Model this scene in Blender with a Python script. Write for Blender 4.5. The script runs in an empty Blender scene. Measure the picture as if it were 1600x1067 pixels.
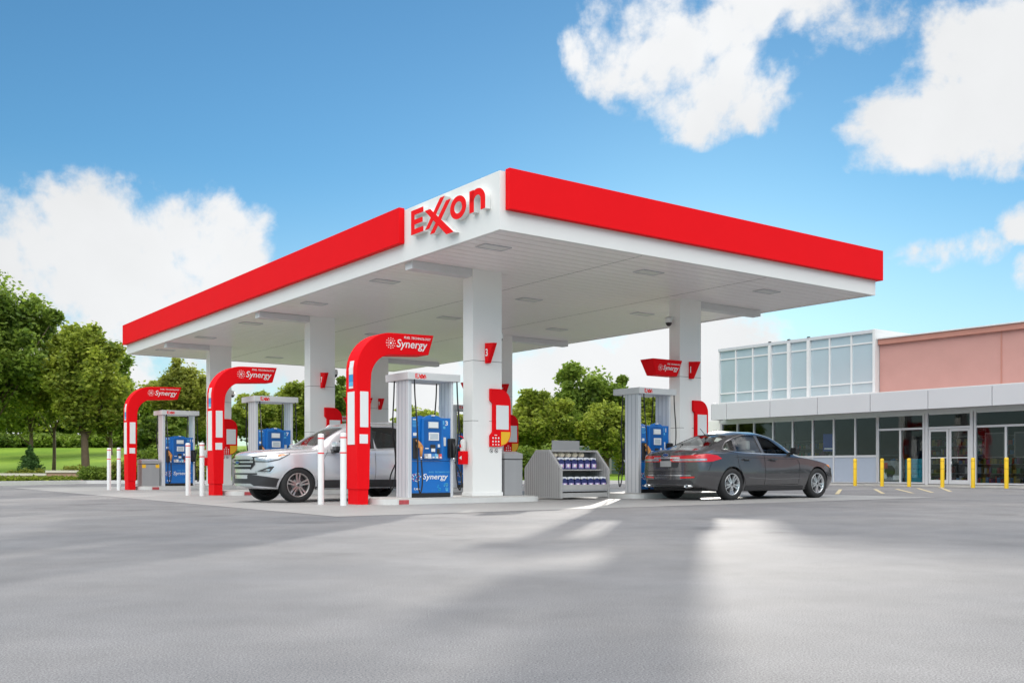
import bpy, bmesh, math, random
import numpy as np
from mathutils import Vector, Matrix
from mathutils.bvhtree import BVHTree
random.seed(7)
S = bpy.context.scene
COL = S.collection
R = math.radians
PI = math.pi
# ------------------------------------------------------------------ frame of the canopy
C0 = (-0.215, 17.4); VV = (.8064, .5914); UU = (-.5914, .8064); YAW = math.atan2(VV[1], VV[0])
def ab(a, b, z=0.0): return Vector((C0[0]+a*VV[0]+b*UU[0], C0[1]+a*VV[1]+b*UU[1], z))

# ------------------------------------------------------------------ materials
MATS = {}
def mat(name, col, rough=.5, metal=0.0, var=.06, scale=6.0, bump=0.0, bscale=60.0, coat=0.0, spec=.5, emit=None, streak=False, rvar=0.0):
    if name in MATS: return MATS[name]
    m = bpy.data.materials.new(name); m.use_nodes = True; nt = m.node_tree; N = nt.nodes; L = nt.links
    p = N['Principled BSDF']
    p.inputs['Roughness'].default_value = rough; p.inputs['Metallic'].default_value = metal
    p.inputs['Specular IOR Level'].default_value = spec
    p.inputs['Coat Weight'].default_value = coat; p.inputs['Coat Roughness'].default_value = .04
    tc = N.new('ShaderNodeTexCoord'); no = N.new('ShaderNodeTexNoise')
    no.inputs['Scale'].default_value = scale; no.inputs['Detail'].default_value = 5
    src = tc.outputs['Object']
    if streak:
        mp = N.new('ShaderNodeMapping'); mp.inputs['Scale'].default_value = (1, 1, .08); L.new(src, mp.inputs[0]); src = mp.outputs[0]
    L.new(src, no.inputs['Vector'])
    cr = N.new('ShaderNodeMix'); cr.data_type = 'RGBA'
    c1 = tuple(max(0, c*(1-var)) for c in col); c2 = tuple(min(1, c*(1+var)) for c in col)
    cr.inputs['A'].default_value = (*c1, 1); cr.inputs['B'].default_value = (*c2, 1)
    L.new(no.outputs['Fac'], cr.inputs['Factor']); L.new(cr.outputs['Result'], p.inputs['Base Color'])
    if rvar:
        mr = N.new('ShaderNodeMapRange'); mr.inputs['To Min'].default_value = rough-rvar; mr.inputs['To Max'].default_value = rough+rvar
        L.new(no.outputs['Fac'], mr.inputs[0]); L.new(mr.outputs[0], p.inputs['Roughness'])
    if bump:
        n2 = N.new('ShaderNodeTexNoise'); n2.inputs['Scale'].default_value = bscale; n2.inputs['Detail'].default_value = 3
        L.new(tc.outputs['Object'], n2.inputs['Vector'])
        b = N.new('ShaderNodeBump'); b.inputs['Strength'].default_value = bump; b.inputs['Distance'].default_value = .02
        L.new(n2.outputs['Fac'], b.inputs['Height']); L.new(b.outputs[0], p.inputs['Normal'])
    if emit:
        p.inputs['Emission Color'].default_value = (*emit[0], 1); p.inputs['Emission Strength'].default_value = emit[1]
    MATS[name] = m
    return m
white = mat('white_panel', (.80, .80, .79), .38, var=.03, scale=1.2, streak=True)
colw = mat('column_panel', (.86, .86, .845), .42, var=.035, scale=1.5, streak=True)
soffm = mat('soffit_panel', (.93, .895, .88), .33, var=.03, scale=.6, rvar=.06)
seamm = mat('seam_gap', (.16, .155, .15), .7)
beamm = mat('grey_beam', (.66, .67, .685), .5)
red = mat('red_acrylic', (.82, .005, .010), .6, var=.03, scale=1.5, spec=.10)
redd = mat('red_letter', (.88, .004, .004), .5, var=.02, spec=.2)
wpan = mat('white_sign_panel', (.80, .81, .82), .3, var=.02)
wtxt = mat('white_print', (.85, .85, .85), .5, var=.01)
blue = mat('pump_blue', (.004, .155, .54), .33, var=.06, coat=.2)
blue2 = mat('pump_light_blue', (.02, .30, .66), .35)
cyan = mat('print_cyan', (.12, .48, .78), .4)
pillar = mat('brushed_pillar', (.70, .715, .745), .42, metal=.15, var=.05, scale=4, streak=True)
pillard = mat('pillar_groove', (.52, .54, .58), .5, metal=.1)
black = mat('black_rubber', (.012, .012, .013), .5)
dark = mat('dark_plastic', (.03, .03, .033), .45)
grey = mat('grey_plastic', (.33, .33, .335), .5, var=.06)
binm = mat('bin_grey', (.34, .34, .35), .45, var=.08, streak=True, metal=.1)
slat = mat('slat_grey', (.40, .395, .39), .5, var=.12, scale=5, streak=True)
slatd = mat('slat_gap', (.22, .215, .21), .6)
conc = mat('kerb_concrete', (.50, .49, .47), .75, var=.15, scale=3, bump=.2)
kerbw = mat('painted_kerb', (.62, .62, .61), .55, var=.1, scale=4)
yellow = mat('yellow_paint', (.85, .55, .02), .4, var=.08)
tan = mat('nozzle_tan', (.62, .27, .07), .45)
ylab = mat('yellow_label', (.90, .50, .02), .4, var=.05)
screen = mat('pump_screen', (.50, .56, .62), .25)
chrome = mat('chrome', (.75, .76, .78), .15, metal=1.0, var=.03)
alum = mat('window_aluminium', (.62, .63, .66), .4, metal=.25, var=.04)
alumw = mat('white_frame', (.68, .685, .69), .42, var=.03)
awn = mat('awning_panel', (.60, .61, .64), .4, metal=.1, var=.03, scale=1)
pink = mat('pink_render', (.50, .268, .238), .85, var=.08, scale=1.5, bump=.25, bscale=90)
pinkd = mat('pink_cornice', (.46, .215, .17), .85, var=.08, scale=2)
spand = mat('spandrel_panel', (.36, .41, .50), .3, var=.04)
tyre = mat('tyre_rubber', (.016, .016, .017), .75, var=.2, scale=20)
rimm = mat('rim_silver', (.62, .63, .65), .26, metal=.8, var=.05)
rimg = mat('rim_grey', (.45, .43, .42), .28, metal=.8, var=.05)
paints = mat('silver_car_paint', (.62, .63, .66), .26, metal=.5, var=.02, coat=.9)
paintg = mat('grey_car_paint', (.10, .098, .104), .22, metal=.6, var=.04, coat=1.0)
lensr = mat('tail_lens', (.62, .01, .015), .15, coat=1.0)
lensw = mat('lamp_lens', (.42, .44, .46), .12, metal=.6, coat=1.0, var=.5, scale=22)
amber = mat('amber_lens', (.85, .28, .05), .2, coat=.8)
bark = mat('bark', (.12, .085, .055), .9, var=.35, scale=9, bump=.5, bscale=25)
brick = mat('tan_brick', (.46, .29, .21), .85, var=.35, scale=14, bump=.3)
capst = mat('cap_stone', (.62, .58, .50), .8, var=.08)
fencem = mat('blue_green_fence', (.20, .31, .31), .6, var=.15, scale=3, streak=True)
extw = mat('extinguisher_white', (.75, .74, .72), .4)

def glass(name, tint, opacity, rough=.02, spec_col=(1, 1, 1), k=1.1):
    m = bpy.data.materials.new(name); m.use_nodes = True; nt = m.node_tree; N = nt.nodes; L = nt.links
    N.clear(); o = N.new('ShaderNodeOutputMaterial')
    t = N.new('ShaderNodeBsdfTransparent'); t.inputs[0].default_value = (*tint, 1)
    g = N.new('ShaderNodeBsdfGlossy'); g.inputs['Roughness'].default_value = rough; g.inputs['Color'].default_value = (*spec_col, 1)
    f = N.new('ShaderNodeFresnel'); f.inputs['IOR'].default_value = 1.5
    nz = N.new('ShaderNodeTexNoise'); nz.inputs['Scale'].default_value = 1.3
    bp = N.new('ShaderNodeBump'); bp.inputs['Strength'].default_value = .04; bp.inputs['Distance'].default_value = .05
    L.new(nz.outputs['Fac'], bp.inputs['Height']); L.new(bp.outputs[0], g.inputs['Normal'])
    ad = N.new('ShaderNodeMath'); ad.operation = 'MULTIPLY_ADD'; ad.use_clamp = True
    ad.inputs[1].default_value = k; ad.inputs[2].default_value = opacity
    L.new(f.outputs[0], ad.inputs[0])
    mx = N.new('ShaderNodeMixShader'); L.new(ad.outputs[0], mx.inputs[0]); L.new(t.outputs[0], mx.inputs[1]); L.new(g.outputs[0], mx.inputs[2])
    L.new(mx.outputs[0], o.inputs[0]); MATS[name] = m; return m
gcar = glass('car_glass', (.84, .90, .89), .05)
gcard = glass('tinted_car_glass', (.16, .18, .19), .05)
gstore = glass('storefront_glass', (.80, .84, .85), .0, k=.6)
gup = mat('sky_painted_glass', (.50, .60, .65), .25, metal=.35, var=.05, scale=.7)  # pale sky reflection is put into the base colour

def foliage(name, c1, c2, trans=.45):
    m = bpy.data.materials.new(name); m.use_nodes = True; nt = m.node_tree; N = nt.nodes; L = nt.links
    N.clear(); o = N.new('ShaderNodeOutputMaterial')
    g = N.new('ShaderNodeNewGeometry'); tc = N.new('ShaderNodeTexCoord'); no = N.new('ShaderNodeTexNoise'); no.inputs['Scale'].default_value = .55
    L.new(tc.outputs['Object'], no.inputs['Vector'])
    mr = N.new('ShaderNodeMapRange'); mr.inputs[1].default_value = .35; mr.inputs[2].default_value = .68; L.new(no.outputs['Fac'], mr.inputs[0])
    ad = N.new('ShaderNodeMath'); ad.operation = 'MULTIPLY_ADD'; ad.inputs[1].default_value = .55; ad.use_clamp = True
    L.new(g.outputs['Random Per Island'], ad.inputs[0])
    m5 = N.new('ShaderNodeMath'); m5.operation = 'MULTIPLY'; m5.inputs[1].default_value = .5; L.new(mr.outputs[0], m5.inputs[0]); L.new(m5.outputs[0], ad.inputs[2])
    cr = N.new('ShaderNodeMix'); cr.data_type = 'RGBA'; cr.inputs['A'].default_value = (*c1, 1); cr.inputs['B'].default_value = (*c2, 1)
    L.new(ad.outputs[0], cr.inputs['Factor'])
    d = N.new('ShaderNodeBsdfPrincipled'); d.inputs['Roughness'].default_value = .55; d.inputs['Specular IOR Level'].default_value = .3
    t = N.new('ShaderNodeBsdfTranslucent'); L.new(cr.outputs['Result'], d.inputs['Base Color']); L.new(cr.outputs['Result'], t.inputs['Color'])
    mx = N.new('ShaderNodeMixShader'); mx.inputs[0].default_value = trans; L.new(d.outputs[0], mx.inputs[1]); L.new(t.outputs[0], mx.inputs[2])
    L.new(mx.outputs[0], o.inputs[0]); MATS[name] = m; return m
fol_mid = foliage('leaves_mid_green', (.085, .150, .020), (.46, .52, .065))
fol_dark = foliage('leaves_dark_green', (.055, .115, .020), (.31, .42, .055))
fol_yel = foliage('leaves_yellow_green', (.11, .15, .022), (.46, .48, .08), .4)
fol_con = foliage('needles', (.03, .08, .02), (.10, .20, .05), .2)

# ------------------------------------------------------------------ mesh builder
class MB:
    def __init__(s): s.bm = bmesh.new(); s.mats = []
    def mi(s, m):
        if m not in s.mats: s.mats.append(m)
        return s.mats.index(m)
    def box(s, x0, x1, y0, y1, z0, z1, m, bev=0.0, seg=2):
        t = bmesh.new(); bmesh.ops.create_cube(t, size=1)
        for v in t.verts:
            v.co = Vector(((x0+x1)/2+v.co.x*(x1-x0), (y0+y1)/2+v.co.y*(y1-y0), (z0+z1)/2+v.co.z*(z1-z0)))
        if bev: bmesh.ops.bevel(t, geom=t.edges[:], offset=bev, segments=seg, profile=.7, affect='EDGES')
        s.add(t, m); return s
    def add(s, t, m, M=None):
        i = s.mi(m); mp = {}
        for v in t.verts: mp[v] = s.bm.verts.new(M @ v.co if M else v.co)
        for f in t.faces:
            try:
                nf = s.bm.faces.new([mp[v] for v in f.verts]); nf.material_index = i; nf.smooth = f.smooth
            except ValueError: pass
        t.free()
    def prism(s, poly, axis, h0, h1, m, bev=0.0, M=None):
        """poly in the plane normal to axis: x -> (y,z), y -> (x,z), z -> (x,y)"""
        def P(p, h): return {'x': (h, p[0], p[1]), 'y': (p[0], h, p[1]), 'z': (p[0], p[1], h)}[axis]
        t = bmesh.new()
        A = [t.verts.new(P(p, h0)) for p in poly]; B = [t.verts.new(P(p, h1)) for p in poly]
        t.faces.new(A); t.faces.new(B[::-1])
        n = len(poly)
        for i in range(n): t.faces.new([A[i], B[i], B[(i+1) % n], A[(i+1) % n]])
        bmesh.ops.recalc_face_normals(t, faces=t.faces[:])
        if bev: bmesh.ops.bevel(t, geom=t.edges[:], offset=bev, segments=2, profile=.7, affect='EDGES')
        s.add(t, m, M); return s
    def cyl(s, p0, p1, r0, r1, m, n=16, smooth=True, caps=True):
        p0 = Vector(p0); p1 = Vector(p1); d = (p1-p0).normalized(); q = d.to_track_quat('Z', 'Y')
        i = s.mi(m); A = []; B = []
        for k in range(n):
            c = Vector((math.cos(2*PI*k/n), math.sin(2*PI*k/n), 0))
            A.append(s.bm.verts.new(p0+q @ (c*r0))); B.append(s.bm.verts.new(p1+q @ (c*r1)))
        for k in range(n):
            f = s.bm.faces.new([A[k], A[(k+1) % n], B[(k+1) % n], B[k]]); f.smooth = smooth; f.material_index = i
        if caps:
            f = s.bm.faces.new(A[::-1]); f.material_index = i; f = s.bm.faces.new(B); f.material_index = i
        return s
    def tube(s, pts, r, m, n=8):
        pts = [Vector(p) for p in pts]; i = s.mi(m); rings = []
        for k, p in enumerate(pts):
            d = (pts[min(k+1, len(pts)-1)]-pts[max(k-1, 0)]).normalized(); q = d.to_track_quat('Z', 'Y')
            rr = r[k] if isinstance(r, (list, tuple)) else r
            rings.append([s.bm.verts.new(p+q @ Vector((math.cos(2*PI*j/n)*rr, math.sin(2*PI*j/n)*rr, 0))) for j in range(n)])
        for A, B in zip(rings, rings[1:]):
            o = min(range(n), key=lambda o: sum((A[j].co-B[(j+o) % n].co).length for j in range(n)))
            for j in range(n):
                f = s.bm.faces.new([A[j], A[(j+1) % n], B[(j+1+o) % n], B[(j+o) % n]]); f.smooth = True; f.material_index = i
        for e, rv in ((rings[0], True), (rings[-1], False)):
            f = s.bm.faces.new(e[::-1] if rv else e); f.material_index = i
        return s
    def lathe(s, prof, m, M=None, n=24, smooth=True):
        """prof: (r, z) from bottom to top, axis z"""
        t = bmesh.new(); rings = []
        for r, z in prof:
            rings.append([t.verts.new((r*math.cos(2*PI*j/n), r*math.sin(2*PI*j/n), z)) for j in range(n)] if r > 1e-6 else [t.verts.new((0, 0, z))])
        for A, B in zip(rings, rings[1:]):
            for j in range(n):
                k = (j+1) % n
                vs = [A[j % len(A)], A[k % len(A)], B[k % len(B)], B[j % len(B)]]
                u = []
                for v in vs:
                    if v not in u: u.append(v)
                if len(u) > 2:
                    f = t.faces.new(u); f.smooth = smooth
        s.add(t, m, M); return s
    def text(s, body, size, m, M, depth=.004, shear=0.0, bold=0.0, align='LEFT', spacing=1.0):
        c = bpy.data.curves.new('t', 'FONT'); c.body = body; c.size = size; c.shear = shear; c.offset = bold; c.extrude = depth/2
        c.align_x = align; c.space_character = spacing; c.resolution_u = 3
        o = bpy.data.objects.new('t', c); COL.objects.link(o); dg = bpy.context.evaluated_depsgraph_get(); dg.update()
        me = bpy.data.meshes.new_from_object(o.evaluated_get(dg)); t = bmesh.new(); t.from_mesh(me)
        bpy.data.objects.remove(o); bpy.data.curves.remove(c); bpy.data.meshes.remove(me)
        for f in t.faces: f.smooth = False
        s.add(t, m, M); return s
    def build(s, name, parent=None, label=None, loc=None, rz=None):
        bmesh.ops.recalc_face_normals(s.bm, faces=s.bm.faces[:]) if getattr(s, 'recalc', False) else None
        me = bpy.data.meshes.new(name); s.bm.to_mesh(me); s.bm.free()
        for m in s.mats: me.materials.append(m)
        o = bpy.data.objects.new(name, me); COL.objects.link(o)
        if parent: o.parent = parent
        if label: o['label'] = label
        if loc is not None: o.location = loc
        if rz is not None: o.rotation_euler = (0, 0, rz)
        return o
def tag(o, label, cat, group=None):
    o['label'] = label; o['category'] = cat
    if group: o['group'] = group
    return o
def thing(name, label, cat, loc, rz=0, group=None, scale=1.0):
    o = bpy.data.objects.new(name, None); COL.objects.link(o); o.location = loc; o.rotation_euler = (0, 0, rz); o.scale = (scale,)*3
    o.empty_display_size = .2
    return tag(o, label, cat, group)
def struct(o, kind='structure'): o['kind'] = kind; return o
def kids(o): return [c for c in bpy.data.objects if c.parent == o]
def dup(o, loc=None, rz=None, label=None, parent=None):
    c = o.copy(); COL.objects.link(c)
    if parent: c.parent = parent
    if loc is not None: c.location = loc
    if rz is not None: c.rotation_euler = (0, 0, rz)
    if label: c['label'] = label
    for k in kids(o): dup(k, parent=c)
    return c
# text planes: facing -y (readable from -y side) or facing -x
def MF(x, y, z): return Matrix(((1, 0, 0, x), (0, 0, -1, y), (0, 1, 0, z), (0, 0, 0, 1)))       # faces -y
def MB_(x, y, z): return Matrix(((-1, 0, 0, x), (0, 0, 1, y), (0, 1, 0, z), (0, 0, 0, 1)))      # faces +y
def ML(x, y, z): return Matrix(((0, 0, -1, x), (-1, 0, 0, y), (0, 1, 0, z), (0, 0, 0, 1)))      # faces -x
def disc(mb, x, y, z, r, m, M=None, n=10, d=.003):
    mb.prism([(x+r*math.cos(2*PI*k/n), z+r*math.sin(2*PI*k/n)) for k in range(n)], 'y', y-d, y, m)

def brand_marks(mb, x, y, z, h, m=wtxt, tag_m=None, logo=True, both=False):
    """sun-burst of dots, small caps line and slanted word; x,z = left/baseline, h = word size, on a face looking to -y"""
    if logo:
        cx, cz = x-h*.55, z+h*.3
        disc(mb, cx, y, cz, h*.11, m)
        for rr, n, q in ((.27, 8, .055), (.45, 12, .045)):
            for k in range(n):
                a = 2*PI*(k+.5*(n == 14))/n; disc(mb, cx+h*rr*math.cos(a), y, cz+h*rr*math.sin(a), h*q, m, n=6)
    mb.text('Synergy', h, m, MF(x, y-.002, z), shear=.18, bold=.008*h, spacing=1.0)
    mb.text('FUEL TECHNOLOGY', h*.29, tag_m or m, MF(x+h*.78, y-.002, z+h*.80), shear=.18, bold=.003*h, spacing=1.05)

# ------------------------------------------------------------------ cars
def pchip(xs, ys, x):
    xs = np.array(xs, float); ys = np.array(ys, float); h = np.diff(xs); d = np.diff(ys)/h; m = np.zeros(len(xs))
    for i in range(1, len(xs)-1):
        if d[i-1]*d[i] > 0:
            w1 = 2*h[i]+h[i-1]; w2 = h[i]+2*h[i-1]; m[i] = (w1+w2)/(w1/d[i-1]+w2/d[i])
    m[0] = d[0]; m[-1] = d[-1]
    i = np.clip(np.searchsorted(xs, x)-1, 0, len(h)-1); t = (x-xs[i])/h[i]
    return (2*t**3-3*t**2+1)*ys[i]+(t**3-2*t**2+t)*h[i]*m[i]+(-2*t**3+3*t**2)*ys[i+1]+(t**3-t**2)*h[i]*m[i+1]
def section(r):
    zb, ys, zm, ym, zs, ysh, zr, yr, zt = r
    P = [(0, zb), (ys*.9, zb), (ys, zb+.07), (ym-.01, (zb+.07)*.45+zm*.55), (ym, zm), (ysh+(ym-ysh)*.25, zs-.03), (ysh, zs), (yr+(ysh-yr)*.5, (zs+zr)/2), (yr+.02, zr-.03), (yr-.05, zr+(zt-zr)*.35), (yr*.55, zt-(zt-zr)*.14), (0, zt)]
    out = []
    for i in range(len(P)-1):
        p0 = P[max(i-1, 0)]; p1 = P[i]; p2 = P[i+1]; p3 = P[min(i+2, len(P)-1)]
        n = 3
        for k in range(n):
            t = k/n; q = []
            for c in (0, 1):
                m1 = (p2[c]-p0[c])*.32; m2 = (p3[c]-p1[c])*.32
                q.append((2*t**3-3*t**2+1)*p1[c]+(t**3-2*t**2+t)*m1+(-2*t**3+3*t**2)*p2[c]+(t**3-t**2)*m2)
            out.append((max(q[0], 0), q[1]))
    out.append(P[-1]); return out
def loft(tab, bowf, bowr, off=0.0, step=.06):
    xs = [r[0] for r in tab]; cols = [[r[i] for r in tab] for i in range(1, 10)]
    X = list(np.arange(xs[0], xs[-1], step))+[xs[-1]]
    st = []
    for sc in (.0, .25, .5, .7, .85, .95): st.append((X[0], sc, 'f'))
    for x in X: st.append((x, 1.0, 'm'))
    for sc in (.95, .85, .7, .5, .25, .0): st.append((X[-1], sc, 'r'))
    bm = bmesh.new(); rings = []
    for x, sc, kd in st:
        sec = section([float(pchip(xs, c, x)) for c in cols]); ring = []
        W = max(p[0] for p in sec)
        zmid = (sec[0][1]+sec[-1][1])/2
        for (y, z) in sec:
            yy = y*sc
            ff = max(0, 1-(x-xs[0])/.9)**2; rr = max(0, 1-(xs[-1]-x)/.9)**2
            xx = x+bowf*ff*((yy/W)**2)*1.0-bowr*rr*((yy/W)**2)
            if kd != 'm': z = zmid+(z-zmid)*(1-.06*(1-sc)**2)
            ring.append((xx, yy, z))
        if sc == 0: ring = [(p[0], 0, p[2]) for p in ring]
        rings.append(ring)
    n = len(rings[0]); V = []
    for ring in rings:
        if all(abs(p[1]) < 1e-9 for p in ring): V.append(([bm.verts.new(p) for p in ring],)*2); continue
        Rr = [bm.verts.new(p) for p in ring]
        Lr = [Rr[k] if (k in (0, n-1)) else bm.verts.new((ring[k][0], -ring[k][1], ring[k][2])) for k in range(n)]
        V.append((Rr, Lr))
    def face(vs):
        u = []
        for v in vs:
            if v not in u: u.append(v)
        if len(u) > 2:
            try: f = bm.faces.new(u); f.smooth = True
            except ValueError: pass
    for (Ra, La), (Rb, Lb) in zip(V, V[1:]):
        for k in range(n-1):
            face([Ra[k], Rb[k], Rb[k+1], Ra[k+1]]); face([La[k], La[k+1], Lb[k+1], Lb[k]])
    bmesh.ops.remove_doubles(bm, verts=bm.verts[:], dist=1e-5)
    bmesh.ops.recalc_face_normals(bm, faces=bm.faces[:])
    if off:
        bm.normal_update(); nn = [(v, v.normal.copy()) for v in bm.verts]
        for v, q in nn: v.co += q*off
    return bm
def tmpobj(bm, name='tmp'):
    me = bpy.data.meshes.new(name); bm.to_mesh(me); bm.free(); o = bpy.data.objects.new(name, me); COL.objects.link(o); return o
def boolean(o, cutters, op='DIFFERENCE'):
    for c in cutters:
        md = o.modifiers.new('b', 'BOOLEAN'); md.operation = op; md.object = c; md.solver = 'EXACT'
    dg = bpy.context.evaluated_depsgraph_get(); dg.update()
    me = bpy.data.meshes.new_from_object(o.evaluated_get(dg)); o.modifiers.clear(); o.data = me
    for c in cutters: bpy.data.objects.remove(c)
def cutprism(poly, axis, h0, h1):
    b = MB(); b.prism(poly, axis, h0, h1, black); t = b.bm; return tmpobj(t)
def rounded(poly, r=.05, n=4):
    out = []; N_ = len(poly)
    for i in range(N_):
        p = Vector(poly[i]); a = Vector(poly[i-1]); c = Vector(poly[(i+1) % N_])
        da = (a-p); dc = (c-p); ra = min(r, da.length*.45, dc.length*.45)
        A = p+da.normalized()*ra; Cc = p+dc.normalized()*ra
        for k in range(n+1):
            t = k/n; q = A*(1-t)**2+p*2*t*(1-t)+Cc*t**2; out.append((q.x, q.y))
    return out
def skin(mb, bvh, poly, axis, side, m, off=.004, grid=.045, x0=None, zmin=None):
    """lay a patch of outline poly on the body by projecting it: axis 'y' (poly x,z), 'x' (poly y,z), 'z' (poly x,y)"""
    t = bmesh.new(); vs = [t.verts.new((p[0], p[1], 0)) for p in poly]
    t.faces.new(vs); xs = [p[0] for p in poly]; ys = [p[1] for p in poly]
    for a0, a1, no in ((min(xs), max(xs), (1, 0, 0)), (min(ys), max(ys), (0, 1, 0))):
        k = a0+grid
        while k < a1:
            bmesh.ops.bisect_plane(t, geom=t.verts[:]+t.edges[:]+t.faces[:], plane_co=Vector(no)*k, plane_no=no); k += grid
    bmesh.ops.triangulate(t, faces=t.faces[:])
    last = None; bad = []
    for v in t.verts:
        a, b = v.co.x, v.co.y
        if axis == 'y': o = Vector((a, side*3, b)); d = Vector((0, -side, 0))
        elif axis == 'x': o = Vector((side*12, a, b)); d = Vector((-side, 0, 0))
        else: o = Vector((a, b, 4)); d = Vector((0, 0, -1))
        h = bvh.ray_cast(o, d)
        if h[0] is None: bad.append(v); continue
        nrm = h[1]
        if nrm.dot(d) > 0: nrm = -nrm
        v.co = h[0]+nrm*off
    if bad: bmesh.ops.delete(t, geom=bad, context='VERTS')
    for f in t.faces: f.smooth = True
    t.normal_update()
    for f in t.faces:
        c = f.calc_center_median()
        h = bvh.find_nearest(c)
        if h[0] is not None and f.normal.dot(h[1]) < 0: f.normal_flip()
    mb.add(t, m)
def line(mb, bvh, pts, w, axis, side, m, off=.004):
    for p, q in zip(pts, pts[1:]):
        p = Vector(p); q = Vector(q); d = (q-p).normalized(); n = Vector((-d.y, d.x))*w/2; e = d*w*.3
        skin(mb, bvh, [tuple(p-n-e), tuple(q-n+e), tuple(q+n+e), tuple(p+n-e)], axis, side, m, off, grid=.08)
def wheel(parent, x, y, r, w, side, rm, spokes=5, label=None):
    """centre x,y; side = sign of the outer face"""
    e = bpy.data.objects.new('wheel', None); COL.objects.link(e); e.parent = parent; e.location = (x, y, r); e.empty_display_size = .1
    rot = Matrix.Rotation(-PI/2*side, 4, 'X')      # lathe z -> outward
    rr = r*.69
    b = MB(); b.lathe([(rr*.93, -w), (r*.93, -w), (r, -w+.03), (r, -.035), (r*.965, -.006), (rr*1.10, .004), (rr*.99, -.012), (rr*.93, -.03)], tyre, rot, 36); b.build('tyre', e)
    b = MB()
    b.lathe([(rr*.93, -w*.9), (rr*.93, -.05), (rr*1.0, -.012), (rr*.97, -.004), (rr*.90, -.02), (rr*.87, -.09)], rm, rot, 36)
    b.lathe([(0, -.10), (rr*.9, -.10)], dark, rot, 24)
    b.lathe([(rr*.45, -.098), (rr*.5, -.085), (rr*.2, -.07)], grey, rot, 24)
    b.lathe([(rr*.22, -.10), (rr*.22, -.03), (rr*.16, -.02), (0, -.02)], rm, rot, 20)
    b.lathe([(rr*.08, -.03), (rr*.08, -.014), (0, -.012)], dark, rot, 12)
    for k in range(spokes):
        for dd in (-.13, .13):
            a = 2*PI*k/spokes+.3
            t = bmesh.new(); P = []
            for (rad, ww, z0, z1) in ((rr*.16, .018, -.07, -.022), (rr*.6, .017, -.08, -.028), (rr*.95, .02, -.06, -.012)):
                off = dd*rr*(.35+.9*rad/rr)
                P.append([t.verts.new((rad, off+ww*q, z)) for q, z in ((-1, z0), (1, z0), (1, z1), (-1, z1))])
            for A, B in zip(P, P[1:]):
                for j in range(4): t.faces.new([A[j], A[(j+1) % 4], B[(j+1) % 4], B[j]])
            t.faces.new(P[-1]); bmesh.ops.recalc_face_normals(t, faces=t.faces[:])
            b.add(t, rm, rot @ Matrix.Rotation(a, 4, 'Z'))
    for k in range(5):
        a = 2*PI*(k+.5)/5; b.cyl(rot @ Vector((rr*.11*math.cos(a), rr*.11*math.sin(a), -.03)), rot @ Vector((rr*.11*math.cos(a), rr*.11*math.sin(a), -.012)), .008, .008, dark, 6)
    b.build('rim', e)
    return e
def car_shell(tab, bowf, bowr, wins, tops, wheels, wr, paint, parent):
    outer = loft(tab, bowf, bowr); bvh = BVHTree.FromBMesh(outer)
    o = tmpobj(outer, 'body'); x1 = tab[-1][0]
    T2 = [(x, zb+.07, ys-.06, zm, ym-.055, zs-.02, ysh-.05, zr-.035, yr-.045, zt-.05) for x, zb, ys, zm, ym, zs, ysh, zr, yr, zt in tab if .4 <= x <= x1-.35]
    inner = tmpobj(loft(T2, 0, 0))
    cut = [inner]
    for p in wins: cut.append(cutprism(rounded(p, .03, 3), 'y', -1.5, 1.5))
    for p, z in tops: cut.append(cutprism(rounded(p, .05, 3), 'z', z, 2.5))
    hw = max(r[4] for r in tab)
    for wx in wheels:
        for sd in (-1, 1):
            poly = [(wx+wr*math.cos(2*PI*k/40), wr*.0+.335+wr*math.sin(2*PI*k/40)) for k in range(40)]
            cut.append(cutprism(poly, 'y', sd*.55 if sd > 0 else -1.5, 1.5 if sd > 0 else -.55))
    boolean(o, cut)
    me = o.data; me.materials.clear(); me.materials.append(paint)
    try: me.set_sharp_from_angle(angle=R(38))
    except Exception: pass
    for p in me.polygons: p.use_smooth = True; p.material_index = 0
    o.name = 'body'; me.name = 'body'; o.parent = parent
    return o, bvh
def seat(b, x, y, m, h=.62):
    b.box(x, x+.5, y-.24, y+.24, .42, .56, m, .05)
    b.prism(rounded([(x+.40, .5), (x+.54, .5), (x+.72, .5+h), (x+.60, .5+h)], .04), 'y', y-.24, y+.24, m)
    b.box(x+.62, x+.74, y-.13, y+.13, .52+h, .72+h, m, .05)
seatm = mat('light_grey_seat', (.42, .42, .41), .8); seatd = mat('dark_seat', (.09, .085, .085), .8)

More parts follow.
